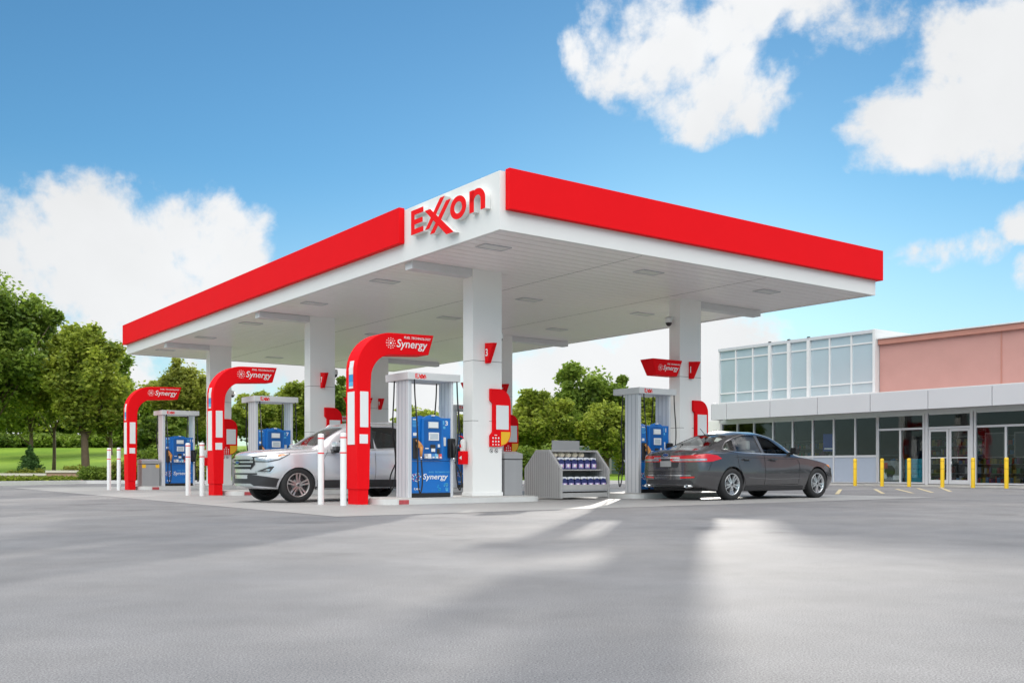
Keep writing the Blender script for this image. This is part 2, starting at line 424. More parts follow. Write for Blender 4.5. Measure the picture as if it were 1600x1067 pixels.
def make_sedan():
    root = thing('sedan', 'dark grey sedan parked beyond the drinks shelf, its front towards the shop', 'car', ab(6.82+3.07+.95*1.07+.0, 1.62, 0), YAW+PI, scale=1.07)
    T = [(0.00, .24, .60, .48, .70, .60, .68, .645, .55, .68),
         (0.12, .20, .70, .48, .80, .66, .76, .71, .60, .745),
         (0.45, .18, .80, .52, .89, .75, .84, .81, .66, .85),
         (0.95, .18, .83, .56, .925, .84, .87, .895, .70, .93),
         (1.42, .18, .85, .60, .925, .90, .88, .95, .72, .995),
         (1.62, .18, .85, .60, .925, .915, .88, 1.01, .71, 1.075),
         (1.95, .18, .85, .60, .925, .93, .875, 1.19, .66, 1.265),
         (2.25, .18, .85, .60, .925, .94, .87, 1.315, .62, 1.41),
         (2.65, .18, .85, .60, .925, .95, .87, 1.375, .60, 1.475),
         (3.05, .18, .85, .60, .925, .955, .87, 1.375, .60, 1.475),
         (3.45, .18, .85, .60, .925, .965, .87, 1.315, .60, 1.415),
         (3.85, .18, .84, .62, .925, .98, .87, 1.20, .61, 1.285),
         (4.20, .20, .84, .64, .915, .99, .85, 1.085, .64, 1.15),
         (4.45, .24, .82, .64, .90, .985, .83, 1.03, .67, 1.085),
         (4.72, .28, .78, .64, .865, .955, .80, 1.00, .68, 1.055),
         (4.84, .32, .72, .62, .80, .90, .74, .955, .64, 1.00)]
    wins = [[(1.86, .975), (2.34, 1.31), (2.70, 1.375), (2.72, .985)],
            [(2.80, .985), (2.785, 1.375), (3.15, 1.365), (3.44, 1.29), (3.58, 1.01)],
            [(3.64, 1.02), (3.51, 1.265), (3.68, 1.215), (3.94, 1.065)]]
    tops = [([(1.56, -.62), (2.24, -.50), (2.24, .50), (1.56, .62)], 1.035), ([(3.52, -.50), (4.20, -.60), (4.20, .60), (3.52, .50)], 1.07)]
    body, bvh = car_shell(T, .22, .16, wins, tops, (.95, 3.80), .375, paintg, root)
    for p in wins[1:]:
        for sd in (-1, 1): g = MB(); skin(g, bvh, rounded(p, .03), 'y', sd, gcar, -.012); g.build('side_window', root)
    for p, z in tops:
        q = [(tops.index((p, z)) and 3.50 or 1.54, -.64)]
        xs = sorted({a[0] for a in p}); g = MB()
        skin(g, bvh, [(xs[0]-.02, p[0][1]-.02), (xs[1]+.02, p[1][1]-.02), (xs[1]+.02, -p[1][1]+.02), (xs[0]-.02, -p[0][1]+.02)], 'z', 1, gcar, -.012, grid=.08)
        g.build('windscreen' if xs[0] < 3 else 'rear_window', root)
    b = MB()      # chrome window line
    for sd in (-1, 1):
        line(b, bvh, [(1.84, .965), (2.72, .975), (3.6, 1.0), (3.97, 1.055)], .018, 'y', sd, chrome, .006)
        line(b, bvh, [(3.97, 1.055), (3.70, 1.225), (3.45, 1.315), (3.15, 1.385), (2.72, 1.395)], .012, 'y', sd, chrome, .006)
    b.build('window_trim', root)
    b = MB()      # seams
    for sd in (-1, 1):
        for pts in ([(1.62, .36), (1.60, .75), (1.70, .95)], [(2.76, .30), (2.77, .70), (2.755, .97)], [(3.37, .34), (3.60, .72), (3.62, .99)], [(1.62, .32), (3.38, .30)]):
            line(b, bvh, pts, .010, 'y', sd, black, .003)
        line(b, bvh, [(1.70, .865), (2.76, .885), (3.7, .90)], .008, 'y', sd, dark, .003)
        line(b, bvh, [(4.42, .98), (4.36, .86), (4.50, .62)], .010, 'y', sd, black, .003)
    b.build('door_seam', root)
    for sd in (-1, 1):
        for hx in (2.50, 3.36):
            h = MB(); y = sd*.922
            h.box(hx-.10, hx+.10, min(y, y+sd*.035), max(y, y+sd*.035), .845, .875, paintg, .012); skin(h, bvh, rounded([(hx-.10, .82), (hx+.08, .82), (hx+.08, .86), (hx-.10, .86)], .015), 'y', sd, dark, .003)
            h.build('door_handle', root)
        m = MB(); y0 = sd*.90; y1 = sd*1.08
        m.box(1.80, 1.93, min(y0, y1), max(y0, y1), .985, 1.12, black, .045, 3); m.box(1.84, 1.92, min(sd*.84, sd*.92), max(sd*.84, sd*.92), .96, 1.02, black, .01)
        m.build('side_mirror', root)
        s = MB(); skin(s, bvh, rounded([(1.42, .20), (3.36, .20), (3.36, .285), (1.42, .285)], .02), 'y', sd, dark, .008); s.build('sill_trim', root)
    lip = MB()
    for sd in (-1, 1): line(lip, bvh, [(1.55, .455), (2.4, .43), (3.3, .475)], .016, 'y', sd, mat('crease_highlight', (.20, .20, .21), .25, metal=.6), .002)  # lighter strip paints the highlight along the crease
    lip.build('side_crease_highlight', root)
    # rear end
    for sd in (-1, 1):
        t = MB(); skin(t, bvh, rounded([(4.10, .865), (4.42, .80), (4.86, .80), (4.86, .925), (4.50, .965), (4.22, .935)], .03), 'y', sd, lensr, .008)
        skin(t, bvh, rounded([(sd*.34, .83), (sd*.80, .80), (sd*.80, .93), (sd*.34, .895)], .02), 'x', 1, lensr, .008)
        skin(t, bvh, rounded([(sd*.36, .835), (sd*.72, .815), (sd*.72, .86), (sd*.36, .865)], .015), 'x', 1, lensw, .013)
        skin(t, bvh, rounded([(4.52, .825), (4.83, .815), (4.83, .86), (4.52, .865)], .015), 'y', sd, lensw, .013)
        t.build('tail_light', root)
        t = MB(); skin(t, bvh, rounded([(sd*.38, .455), (sd*.70, .47), (sd*.70, .50), (sd*.38, .49)], .01), 'x', 1, lensr, .006); t.build('reflector', root)
        t = MB(); t.lathe([(.045, 0), (.045, .14), (.036, .14), (.036, .03)], chrome, Matrix.Translation((4.70, sd*.58, .30)) @ Matrix.Rotation(PI/2, 4, 'Y') @ Matrix.Diagonal((.8, 1.4, 1, 1)), 20); t.build('exhaust_tip', root)
    b = MB(); line(b, bvh, [(-.36, .885), (.36, .885)], .030, 'x', 1, chrome, .009); b.build('rear_trim', root)
    b = MB(); skin(b, bvh, rounded([(-.32, .68), (.32, .68), (.36, .84), (-.36, .84)], .03), 'x', 1, dark, .004)
    skin(b, bvh, rounded([(-.16, .70), (.16, .70), (.16, .82), (-.16, .82)], .01), 'x', 1, grey, .010); b.build('licence_plate', root)
    b = MB(); skin(b, bvh, rounded([(-.70, .335), (.70, .335), (.60, .43), (-.60, .43)], .04), 'x', 1, dark, .004)
    line(b, bvh, [(-.66, .60), (.66, .60)], .010, 'x', 1, black, .003); line(b, bvh, [(-.62, .52), (.62, .52)], .014, 'x', 1, chrome, .003); b.build('rear_bumper_trim', root)
    b = MB()
    for k in range(12):
        a = 2*PI*k/12
    skin(b, bvh, [(.09*math.cos(2*PI*k/20), .945+.036*math.sin(2*PI*k/20)) for k in range(20)], 'x', 1, chrome, .008)
    skin(b, bvh, [(.078*math.cos(2*PI*k/20), .945+.026*math.sin(2*PI*k/20)) for k in range(20)], 'x', 1, mat('badge_blue', (.01, .05, .2), .3), .011); b.build('badge', root)
    # front end
    for sd in (-1, 1):
        t = MB(); skin(t, bvh, rounded([(.12, .60), (.42, .66), (.62, .76), (.40, .75), (.14, .70)], .02), 'y', sd, lensw, .006)
        skin(t, bvh, rounded([(.44, .675), (.62, .755), (.48, .74)], .01), 'y', sd, amber, .009); t.build('headlight', root)
    b = MB(); skin(b, bvh, rounded([(-.40, .36), (.40, .36), (.44, .56), (-.44, .56)], .05), 'x', -1, dark, .004); b.build('grille', root)
    b = MB(); b.tube([(3.62, 0, 1.37), (3.80, 0, 1.52)], .006, black, 6); b.box(3.52, 3.66, -.03, .03, 1.37, 1.40, paintg, .01); b.build('antenna', root)
    b = MB(); b.box(.5, 4.5, -.70, .70, .20, .30, black); b.box(.55, 1.5, -.56, .56, .28, .60, black); b.box(3.5, 4.4, -.56, .56, .28, .9, black)
    b.box(1.50, 1.85, -.72, .72, .62, .97, dark, .05)
    for yy in (-.38, .38): seat(b, 2.15, yy, seatm, .55)
    b.box(3.05, 3.5, -.62, .62, .42, .56, seatm, .05); b.prism(rounded([(3.42, .5), (3.56, .5), (3.72, 1.02), (3.60, 1.02)], .04), 'y', -.62, .62, seatm)
    for yy in (-.38, .38): b.box(3.62, 3.73, yy-.13, yy+.13, 1.02, 1.17, seatm, .04)
    b.tube([(1.95+.0, .38+.17*math.cos(k*PI/8), .93+.17*math.sin(k*PI/8)) for k in range(17)], .014, dark, 6)
    for x in (1.0, 3.84): b.cyl((x-.05, -.8, .335), (x-.05, .8, .335), .05, .05, dark)
    b.build('interior', root)
    for x in (.95, 3.80):
        for sd in (-1, 1): wheel(root, x, sd*.915, .335, .22, sd, rimm)
    return root

def make_suv():
    root = thing('suv', 'silver suv stopped between the nearest and middle pump islands', 'car', ab(-2.52, 5.91, 0), YAW)
    T = [(0.00, .34, .62, .62, .76, .86, .72, .93, .60, .99),
         (0.10, .30, .74, .62, .85, .92, .80, .99, .64, 1.05),
         (0.40, .28, .84, .66, .93, .98, .88, 1.05, .70, 1.10),
         (0.93, .27, .87, .70, .965, 1.03, .91, 1.09, .74, 1.14),
         (1.30, .27, .88, .72, .965, 1.06, .915, 1.115, .76, 1.17),
         (1.48, .27, .88, .72, .965, 1.07, .915, 1.18, .76, 1.25),
         (1.85, .27, .88, .72, .965, 1.08, .91, 1.40, .70, 1.48),
         (2.20, .27, .88, .72, .965, 1.09, .905, 1.55, .655, 1.65),
         (2.60, .27, .88, .72, .965, 1.10, .905, 1.63, .64, 1.735),
         (3.10, .27, .88, .72, .965, 1.12, .905, 1.64, .64, 1.74),
         (3.70, .27, .88, .72, .965, 1.15, .90, 1.61, .63, 1.71),
         (4.20, .29, .87, .72, .955, 1.18, .88, 1.50, .62, 1.62),
         (4.50, .33, .84, .74, .93, 1.16, .86, 1.30, .68, 1.40),
         (4.72, .38, .78, .74, .88, 1.02, .82, 1.12, .70, 1.18)]
    wins = [[(1.74, 1.13), (2.22, 1.53), (2.66, 1.61), (2.70, 1.14)],
            [(2.78, 1.145), (2.745, 1.62), (3.30, 1.625), (3.62, 1.56), (3.66, 1.18)],
            [(3.73, 1.20), (3.70, 1.56), (4.02, 1.50), (4.30, 1.26)]]
    tops = [([(1.42, -.66), (2.16, -.54), (2.16, .54), (1.42, .66)], 1.20), ([(4.18, -.52), (4.52, -.56), (4.52, .56), (4.18, .52)], 1.30)]
    body, bvh = car_shell(T, .26, .14, wins, tops, (.93, 3.78), .40, paints, root)
    for i, p in enumerate(wins):
        for sd in (-1, 1): g = MB(); skin(g, bvh, rounded(p, .03), 'y', sd, gcard, -.012); g.build('side_window', root)
    for p, z in tops:
        xs = sorted({a[0] for a in p}); g = MB()
        skin(g, bvh, [(xs[0]-.02, p[0][1]-.02), (xs[1]+.02, p[1][1]-.02), (xs[1]+.02, -p[1][1]+.02), (xs[0]-.02, -p[0][1]+.02)], 'z', 1, gcar, -.012, grid=.08)
        g.build('windscreen' if xs[0] < 3 else 'rear_window', root)
    b = MB()
    for sd in (-1, 1):
        line(b, bvh, [(1.70, 1.12), (2.7, 1.13), (4.3, 1.22)], .016, 'y', sd, chrome, .005)
        for w_ in ([(2.69, 1.14), (2.755, 1.62)],): line(b, bvh, w_, .07, 'y', sd, dark, .004)
    b.build('window_trim', root)
    b = MB()
    for sd in (-1, 1):
        for pts in ([(1.52, .42), (1.50, .9), (1.62, 1.10)], [(2.72, .38), (2.74, 1.12)], [(3.38, .42), (3.66, .9), (3.68, 1.16)]): line(b, bvh, pts, .010, 'y', sd, dark, .003)
        line(b, bvh, [(1.30, .985), (2.2, 1.0), (3.7, 1.03)], .012, 'y', sd, grey, .003)
        line(b, bvh, [(.30, 1.055), (.9, 1.095), (1.42, 1.13)], .008, 'y', sd, grey, .003)
    b.build('door_seam', root)
    for sd in (-1, 1):      # dark lower cladding
        c = MB()
        skin(c, bvh, rounded([(1.34, .28), (3.38, .28), (3.38, .47), (1.34, .47)], .02), 'y', sd, dark, .010)
        skin(c, bvh, rounded([(.06, .36), (.52, .32), (.535, .50), (.36, .53), (.06, .59)], .03), 'y', sd, dark, .008)
        for wx in (.93, 3.78):
            n = 14
            for k in range(n):
                a0 = PI*(.0+k/n); a1 = PI*((k+1)/n); r0 = .402; r1 = .445
                skin(c, bvh, [(wx+r0*math.cos(a0), .335+r0*math.sin(a0)), (wx+r1*math.cos(a0), .335+r1*math.sin(a0)), (wx+r1*math.cos(a1), .335+r1*math.sin(a1)), (wx+r0*math.cos(a1), .335+r0*math.sin(a1))], 'y', sd, paints, .012)
        c.build('lower_cladding', root)
        for hx in (2.44, 3.36):
            h = MB(); y = sd*.955; h.box(hx-.11, hx+.11, min(y, y+sd*.035), max(y, y+sd*.035), .935, .97, paints, .012); h.build('door_handle', root)
        m = MB(); y0 = sd*.98; y1 = sd*1.20
        m.box(1.66, 1.84, min(y0, y1), max(y0, y1), 1.165, 1.27, paints, .04, 3); m.box(1.67, 1.835, min(y0, y1)+.01, max(y0, y1)-.01, 1.09, 1.175, dark, .03, 3)
        m.box(1.80, 1.855, min(y0, y1)+.02, max(y0, y1)-.02, 1.12, 1.25, dark, .02)
        m.box(1.68, 1.82, min(sd*.86, sd*1.04), max(sd*.86, sd*1.04), 1.04, 1.12, dark, .02); m.build('side_mirror', root)
        t = MB()
        skin(t, bvh, rounded([(.08, .86), (.32, .855), (.52, .90), (.74, 1.005), (.62, 1.015), (.12, .975)], .02), 'y', sd, lensw, .008)
        skin(t, bvh, rounded([(.52, .955), (.70, 1.0), (.60, 1.0), (.50, .98)], .01), 'y', sd, amber, .011)
        skin(t, bvh, rounded([(sd*.50, .85), (sd*.78, .86), (sd*.78, .955), (sd*.50, .935)], .02), 'x', -1, lensw, .008)
        line(t, bvh, [(.10, .855), (.32, .85), (.52, .895), (.75, 1.008)], .018, 'y', sd, dark, .012); line(t, bvh, [(sd*.50, .85), (sd*.50, .94), (sd*.78, .965)], .018, 'x', -1, dark, .012)
        t.build('headlight', root)
        t = MB(); skin(t, bvh, rounded([(.12, .64), (.36, .62), (.47, .78), (.34, .775)], .03), 'y', sd, rimm, .008); skin(t, bvh, rounded([(.17, .652), (.34, .638), (.425, .755), (.335, .75)], .02), 'y', sd, dark, .014); skin(t, bvh, rounded([(.25, .66), (.33, .655), (.35, .70), (.29, .70)], .015), 'y', sd, lensw, .018)
        t.build('fog_light', root)
    b = MB(); skin(b, bvh, rounded([(-.44, .70), (.44, .70), (.54, .80), (.52, .93), (-.52, .93), (-.54, .80)], .03), 'x', -1, black, .004)
    for z in (.765, .845, .915): line(b, bvh, [(-.47-.05*(z > .78), z), (.47+.05*(z > .78), z)], .034, 'x', -1, rimm, .022)
    for sd in (-1, 1): line(b, bvh, [(sd*.45, .70), (sd*.55, .80), (sd*.53, .94)], .03, 'x', -1, black, .014)
    b.build('grille', root)
    b = MB(); skin(b, bvh, [(.105*math.cos(2*PI*k/20), .835+.045*math.sin(2*PI*k/20)) for k in range(20)], 'x', -1, chrome, .030)
    skin(b, bvh, [(.09*math.cos(2*PI*k/20), .835+.034*math.sin(2*PI*k/20)) for k in range(20)], 'x', -1, mat('badge_blue', (.01, .05, .2), .3), .034); b.build('badge', root)
    b = MB(); skin(b, bvh, rounded([(-.80, .36), (.80, .36), (.72, .56), (.5, .50), (-.5, .50), (-.72, .56)], .03), 'x', -1, dark, .006)
    line(b, bvh, [(-.60, .60), (.60, .60)], .035, 'x', -1, dark, .006)
    skin(b, bvh, rounded([(-.56, .345), (.56, .345), (.46, .40), (-.46, .40)], .015), 'x', -1, rimm, .014); b.build('front_bumper_trim', root)
    for sd in (-1, 1):
        t = MB(); skin(t, bvh, rounded([(4.30, .98), (4.72, .95), (4.72, 1.08), (4.36, 1.10)], .02), 'y', sd, lensr, .008); t.build('tail_light', root)
    b = MB(); b.box(.5, 4.4, -.72, .72, .28, .38, black); b.box(.55, 1.45, -.56, .56, .36, .75, black); b.box(3.5, 4.5, -.56, .56, .36, .95, black)
    b.box(1.42, 1.85, -.74, .74, .72, 1.12, dark, .05)
    for yy in (-.40, .40): seat(b, 2.15, yy, seatd, .66)
    b.box(3.1, 3.55, -.64, .64, .5, .64, seatd, .05); b.prism(rounded([(3.46, .6), (3.60, .6), (3.76, 1.2), (3.64, 1.2)], .04), 'y', -.64, .64, seatd)
    for x in (.93, 3.78): b.cyl((x, -.85, .355), (x, .85, .355), .05, .05, dark)
    b.build('interior', root)
    b = MB()
    for sd in (-1, 1): b.tube([(2.3, sd*.70, 1.60), (2.4, sd*.69, 1.69), (3.2, sd*.67, 1.725), (4.0, sd*.66, 1.67), (4.1, sd*.66, 1.60)], .018, paints, 8)
    b.build('roof_rail', root)
    for x in (.93, 3.78):
        for sd in (-1, 1): wheel(root, x, sd*.955, .368, .245, sd, rimg)
    return root

# ------------------------------------------------------------------ station parts
SOFF = 4.95
def make_canopy():
    c = thing('canopy', 'large white and red flat forecourt canopy standing on six white columns', 'canopy', ab(0, 0, 0), YAW)
    A, B = 11.27, 23.8; zt = 5.97
    m = MB()
    m.box(0, A, 0, .10, SOFF-.02, zt, white); m.box(0, A, B-.10, B, SOFF-.02, zt, white)
    m.box(0, .10, .10, B-.10, SOFF-.02, zt, white); m.box(A-.10, A, .10, B-.10, SOFF-.02, zt, white)
    m.build('fascia', c)
    m = MB(); m.box(.10, A-.10, .10, B-.10, zt-.30, zt-.2, grey); m.build('roof', c)
    # soffit of long strips with open seams
    m = MB(); n = 80; w = (B-.2)/n
    for k in range(n):
        y0 = .10+k*w
        m.box(.10, A-.10, y0+.011, y0+w-.011, SOFF+.0, SOFF+.03, soffm)
    m.box(.10, A-.10, .10, B-.10, SOFF+.022, SOFF+.05, seamm)
    for xx in (3.6, 7.4):
        m.box(xx, xx+.012, .10, B-.10, SOFF-.002, SOFF+.004, seamm)
    m.build('soffit', c)
    # red bands
    zb, z1 = 5.285, 6.01; d = .13
    m = MB(); m.box(.12, A+d, -d, -.002, zb, z1, red, .008); m.build('red_band', c)
    m = MB(); m.box(-d, -.002, 3.34, B+d, zb, z1, red, .008); m.build('red_band', c)
    m = MB(); m.box(A+.002, A+d, .003, B+d, zb, z1, red, .008); m.build('red_band', c)
    m = MB(); m.box(.003, A-.003, B+.002, B+d, zb, z1, red, .008); m.build('red_band', c)
    # channel letters on the short white field of the long face (x=0, looking to -x); u runs right = -y
    def U(u, z): return (2.874-u, z)
    zb0 = 5.35
    def sh(p): return [(a, zb0+z) for a, z in p]
    def letter(polys, e=0.0):
        m = MB()
        for p in polys:
            q = [U(*k) for k in sh(p)]
            m.prism(q, 'x', -.115-e, -.003, white); m.prism(q, 'x', -.122-e, -.1155-e, redd)
        m.build('fascia_letter', c)
    letter([[(0, 0), (.467, 0), (.467, .10), (.13, .10), (.13, .19), (.44, .19), (.44, .285), (.13, .285), (.13, .38), (.467, .38), (.467, .48), (0, .48)]])
    letter([[(.54, .37), (.74, .37), (1.57, -.23), (1.32, -.23)]], .009)
    letter([[(.54, 0), (.69, 0), (1.25, .51), (1.09, .51)]], .003)
    letter([[(.73, -.12), (.89, -.12), (1.47, .41), (1.31, .41)]], .006)
    def ringp(cx, cz, ro, ri, a0, a1):
        n = 28; out = []
        for k in range(n):
            t0 = a0+(a1-a0)*k/n; t1 = a0+(a1-a0)*(k+1)/n
            out.append([(cx+ro[0]*math.cos(t0), cz+ro[1]*math.sin(t0)), (cx+ro[0]*math.cos(t1), cz+ro[1]*math.sin(t1)), (cx+ri[0]*math.cos(t1), cz+ri[1]*math.sin(t1)), (cx+ri[0]*math.cos(t0), cz+ri[1]*math.sin(t0))])
        return out
    letter(ringp(1.71, .195, (.27, .215), (.135, .11), 0, 2*PI))
    letter(ringp(2.34, .19, (.25, .215), (.11, .10), 0, PI)+[[(2.09, 0), (2.23, 0), (2.23, .40), (2.09, .40)], [(2.45, 0), (2.59, 0), (2.59, .19), (2.45, .19)]])
    for k, b0 in enumerate((3.2, 11.3, 19.4)):
        for j, a0 in enumerate((1.58, 7.81)):
            m = MB(); m.box(a0, a0+.76, b0, b0+.37, .121, SOFF+.02, colw, .006)
            m.box(a0-.02, a0+.78, b0-.02, b0+.39, .121, .20, colw, .01)
            for z in (1.72, 3.0): m.box(a0-.0015, a0+.7615, b0-.0015, b0+.3715, z, z+.010, seamm)
            m.box(a0+.14, a0+.42, b0-.004, b0, 1.62, 1.88, colw, .002)
            m.build('column', c)
        m = MB(); m.box(.11, 1.578, b0+.02, b0+.30, SOFF-.17, SOFF-.003, beamm, .006); m.build('soffit_beam', c)
        m = MB(); m.box(8.572, 10.9, b0+.02, b0+.30, SOFF-.17, SOFF-.003, beamm, .006); m.build('soffit_beam', c)
    return c
canopy = make_canopy()

def place(root, a, b, z=0.0): root.location = ab(a, b, z); root.rotation_euler = (0, 0, YAW)
ISL = {0: 'nearest', 1: 'middle', 2: 'farthest'}
BOFF = (0, 8.08, 16.16)
# soffit lights
lm = mat('soffit_light_lens', (.72, .72, .70), .3)
first = None
rown = ['first', 'second', 'third', 'fourth', 'fifth', 'sixth']
for i, bb in enumerate((1.1, 5.37, 9.1, 13.4, 17.3, 21.5)):
    for j, aa in enumerate((.45, 4.55, 8.45)):
        lab = '%s ceiling light of the %s row in from the nearest canopy edge' % (('left edge', 'middle', 'right')[j], rown[i])
        if first is None:
            first = thing('ceiling_light', lab, 'ceiling light', ab(aa, bb, SOFF), YAW, 'recessed lights under the canopy')
            m = MB(); m.box(0, .62, 0, .03, -.022, -.002, awn, .004); m.box(0, .62, .31, .34, -.022, -.002, awn, .004); m.box(0, .03, .031, .309, -.022, -.002, awn, .004); m.box(.59, .62, .031, .309, -.022, -.002, awn, .004); m.build('light_frame', first)
            m = MB(); m.box(.031, .589, .031, .309, -.012, -.004, lm); m.build('lens', first)
        else: dup(first, ab(aa, bb, SOFF), label=lab)

# islands (kerbed pads)
def island(a0, a1, b0, b1, label, redsp):
    r = .35
    def rr(x0, x1, y0, y1, r, n=6):
        out = []
        for cx, cy, s in ((x1-r, y0+r, -PI/2), (x1-r, y1-r, 0), (x0+r, y1-r, PI/2), (x0+r, y0+r, PI)):
            for k in range(n+1): a = s+PI/2*k/n; out.append((cx+r*math.cos(a), cy+r*math.sin(a)))
        return out
    o = thing('pump_island', label, 'kerb island', ab(a0, b0, 0), YAW, 'raised concrete pump islands')
    m = MB(); m.prism(rr(0, a1-a0, 0, b1-b0, r), 'z', .0, .105, kerbw, 0); m.build('kerb', o)
    m = MB(); m.prism(rr(.06, a1-a0-.06, .06, b1-b0-.06, r-.06), 'z', .1055, .12, conc, .004); m.build('slab', o)
    if redsp:
        m = MB(); m.box(.30, .52, -.004, -.001, .012, .098, mat('worn_red', (.45, .07, .08), .6, var=.3, scale=20)); m.build('red_marking', o)
for k in range(3):
    o = BOFF[k]
    island(-.85, 3.05, 2.6+o, 4.15+o, 'kerbed island under the %s of the three red arches' % ISL[k], True)
    island(5.75, 9.35, 2.6+o, 4.15+o, 'kerbed island behind, below the far pump of the %s row' % ISL[k], False)

# arches
def make_arch(label, k):
    o = thing('pump_arch', label, 'arch sign', ab(-1.17, 3.14+BOFF[k], 0), YAW, 'red curved arches at the island ends')
    # outer/inner outline, x from 0, z; arm to x = 1.75
    pts = [(.0, .30), (-.015, 1.5), (-.02, 2.62)]
    cx, cz, ro = .78, 2.62, .80
    for t in range(1, 13): a = PI-PI/2*t/12; pts.append((cx+ro*math.cos(a), cz+ro*math.sin(a)*1.0))
    pts += [(1.745, 3.44), (1.62, 3.03), (.90, 2.99)]
    cx, cz, ri = .80, 2.49, .50
    for t in range(1, 9): a = PI/2+PI/2*t/9; pts.append((cx+ri*math.cos(a), cz+ri*math.sin(a)))
    pts += [(.295, 2.40), (.285, 1.5), (.26, .30)]
    m = MB(); m.prism(pts, 'y', 0, .46, red, .018)
    m.build('arch_frame', o)
    m = MB(); m.box(.015, .245, .02, .44, 0, .299, red, .01); m.build('base', o)
    m = MB(); m.box(-.026, .0, .09, .38, 1.18, 2.22, wpan, .004)
    m.box(.055, .235, -.006, .02, 1.52, 2.22, wpan, .004); m.box(.045, .225, -.006, .02, 1.20, 1.38, wpan, .004)
    m.box(.055, .235, .44, .466, 1.52, 2.22, wpan, .004); m.build('sign_panel', o)
    m = MB(); x = -.026
    for z0, z1, mm in ((2.56, 2.70, wpan), (2.42, 2.555, blue2), (2.33, 2.415, cyan), (2.285, 2.325, wpan)): m.box(x, x+.012, .15, .32, z0, z1, mm)
    m.prism([(.15, .0), (.32, .0), (.32, .13), (.15, .13)], 'x', 0, .012, wpan, 0, Matrix.Translation((-.018, 0, 2.70)) @ Matrix.Rotation(R(9), 4, 'Y'))
    for z in (2.285, 2.19): pass
    m.text('OPEN', .05, wtxt, ML(-.03, .30, 2.47), .003, bold=.001) if False else None
    m.build('price_strip', o)
    m = MB(); brand_marks(m, .86, -.004, 3.145, .225); m.build('sign_lettering', o)
    return o
for k in range(3): make_arch('red curved arch with white panels at the end of the %s island' % ISL[k], k)

# hanging signs over the second pumps
for k in range(3):
    o = thing('hanging_sign', 'red tapered sign over the far pump of the %s island row' % ISL[k], 'sign', ab(6.82, 3.14+BOFF[k], 0), YAW, 'red tapered signs over the far pumps')
    m = MB(); t = bmesh.new()
    top = [(0, 0), (1.02, 0), (1.02, .46), (0, .46)]; bot = [(.17, .06), (.90, .06), (.90, .40), (.17, .40)]
    A_ = [t.verts.new((x, y, 3.39)) for x, y in top]; B_ = [t.verts.new((x, y, 3.0)) for x, y in bot]
    t.faces.new(A_); t.faces.new(B_[::-1])
    for i in range(4): t.faces.new([A_[i], B_[i], B_[(i+1) % 4], A_[(i+1) % 4]])
    bmesh.ops.recalc_face_normals(t, faces=t.faces[:]); bmesh.ops.bevel(t, geom=t.edges[:], offset=.01, segments=2, affect='EDGES')
    m.add(t, red); m.box(.89, .985, .16, .30, 3.14, 3.26, red); m.build('sign_box', o)
    m = MB(); brand_marks(m, .37, -.0, 3.13, .165)
    bmesh.ops.transform(m.bm, matrix=Matrix.Translation((0, 0, 3.12)) @ Matrix.Rotation(R(8.7), 4, 'X') @ Matrix.Translation((0, .034, -3.12)), verts=m.bm.verts[:])
    m.build('sign_lettering', o)

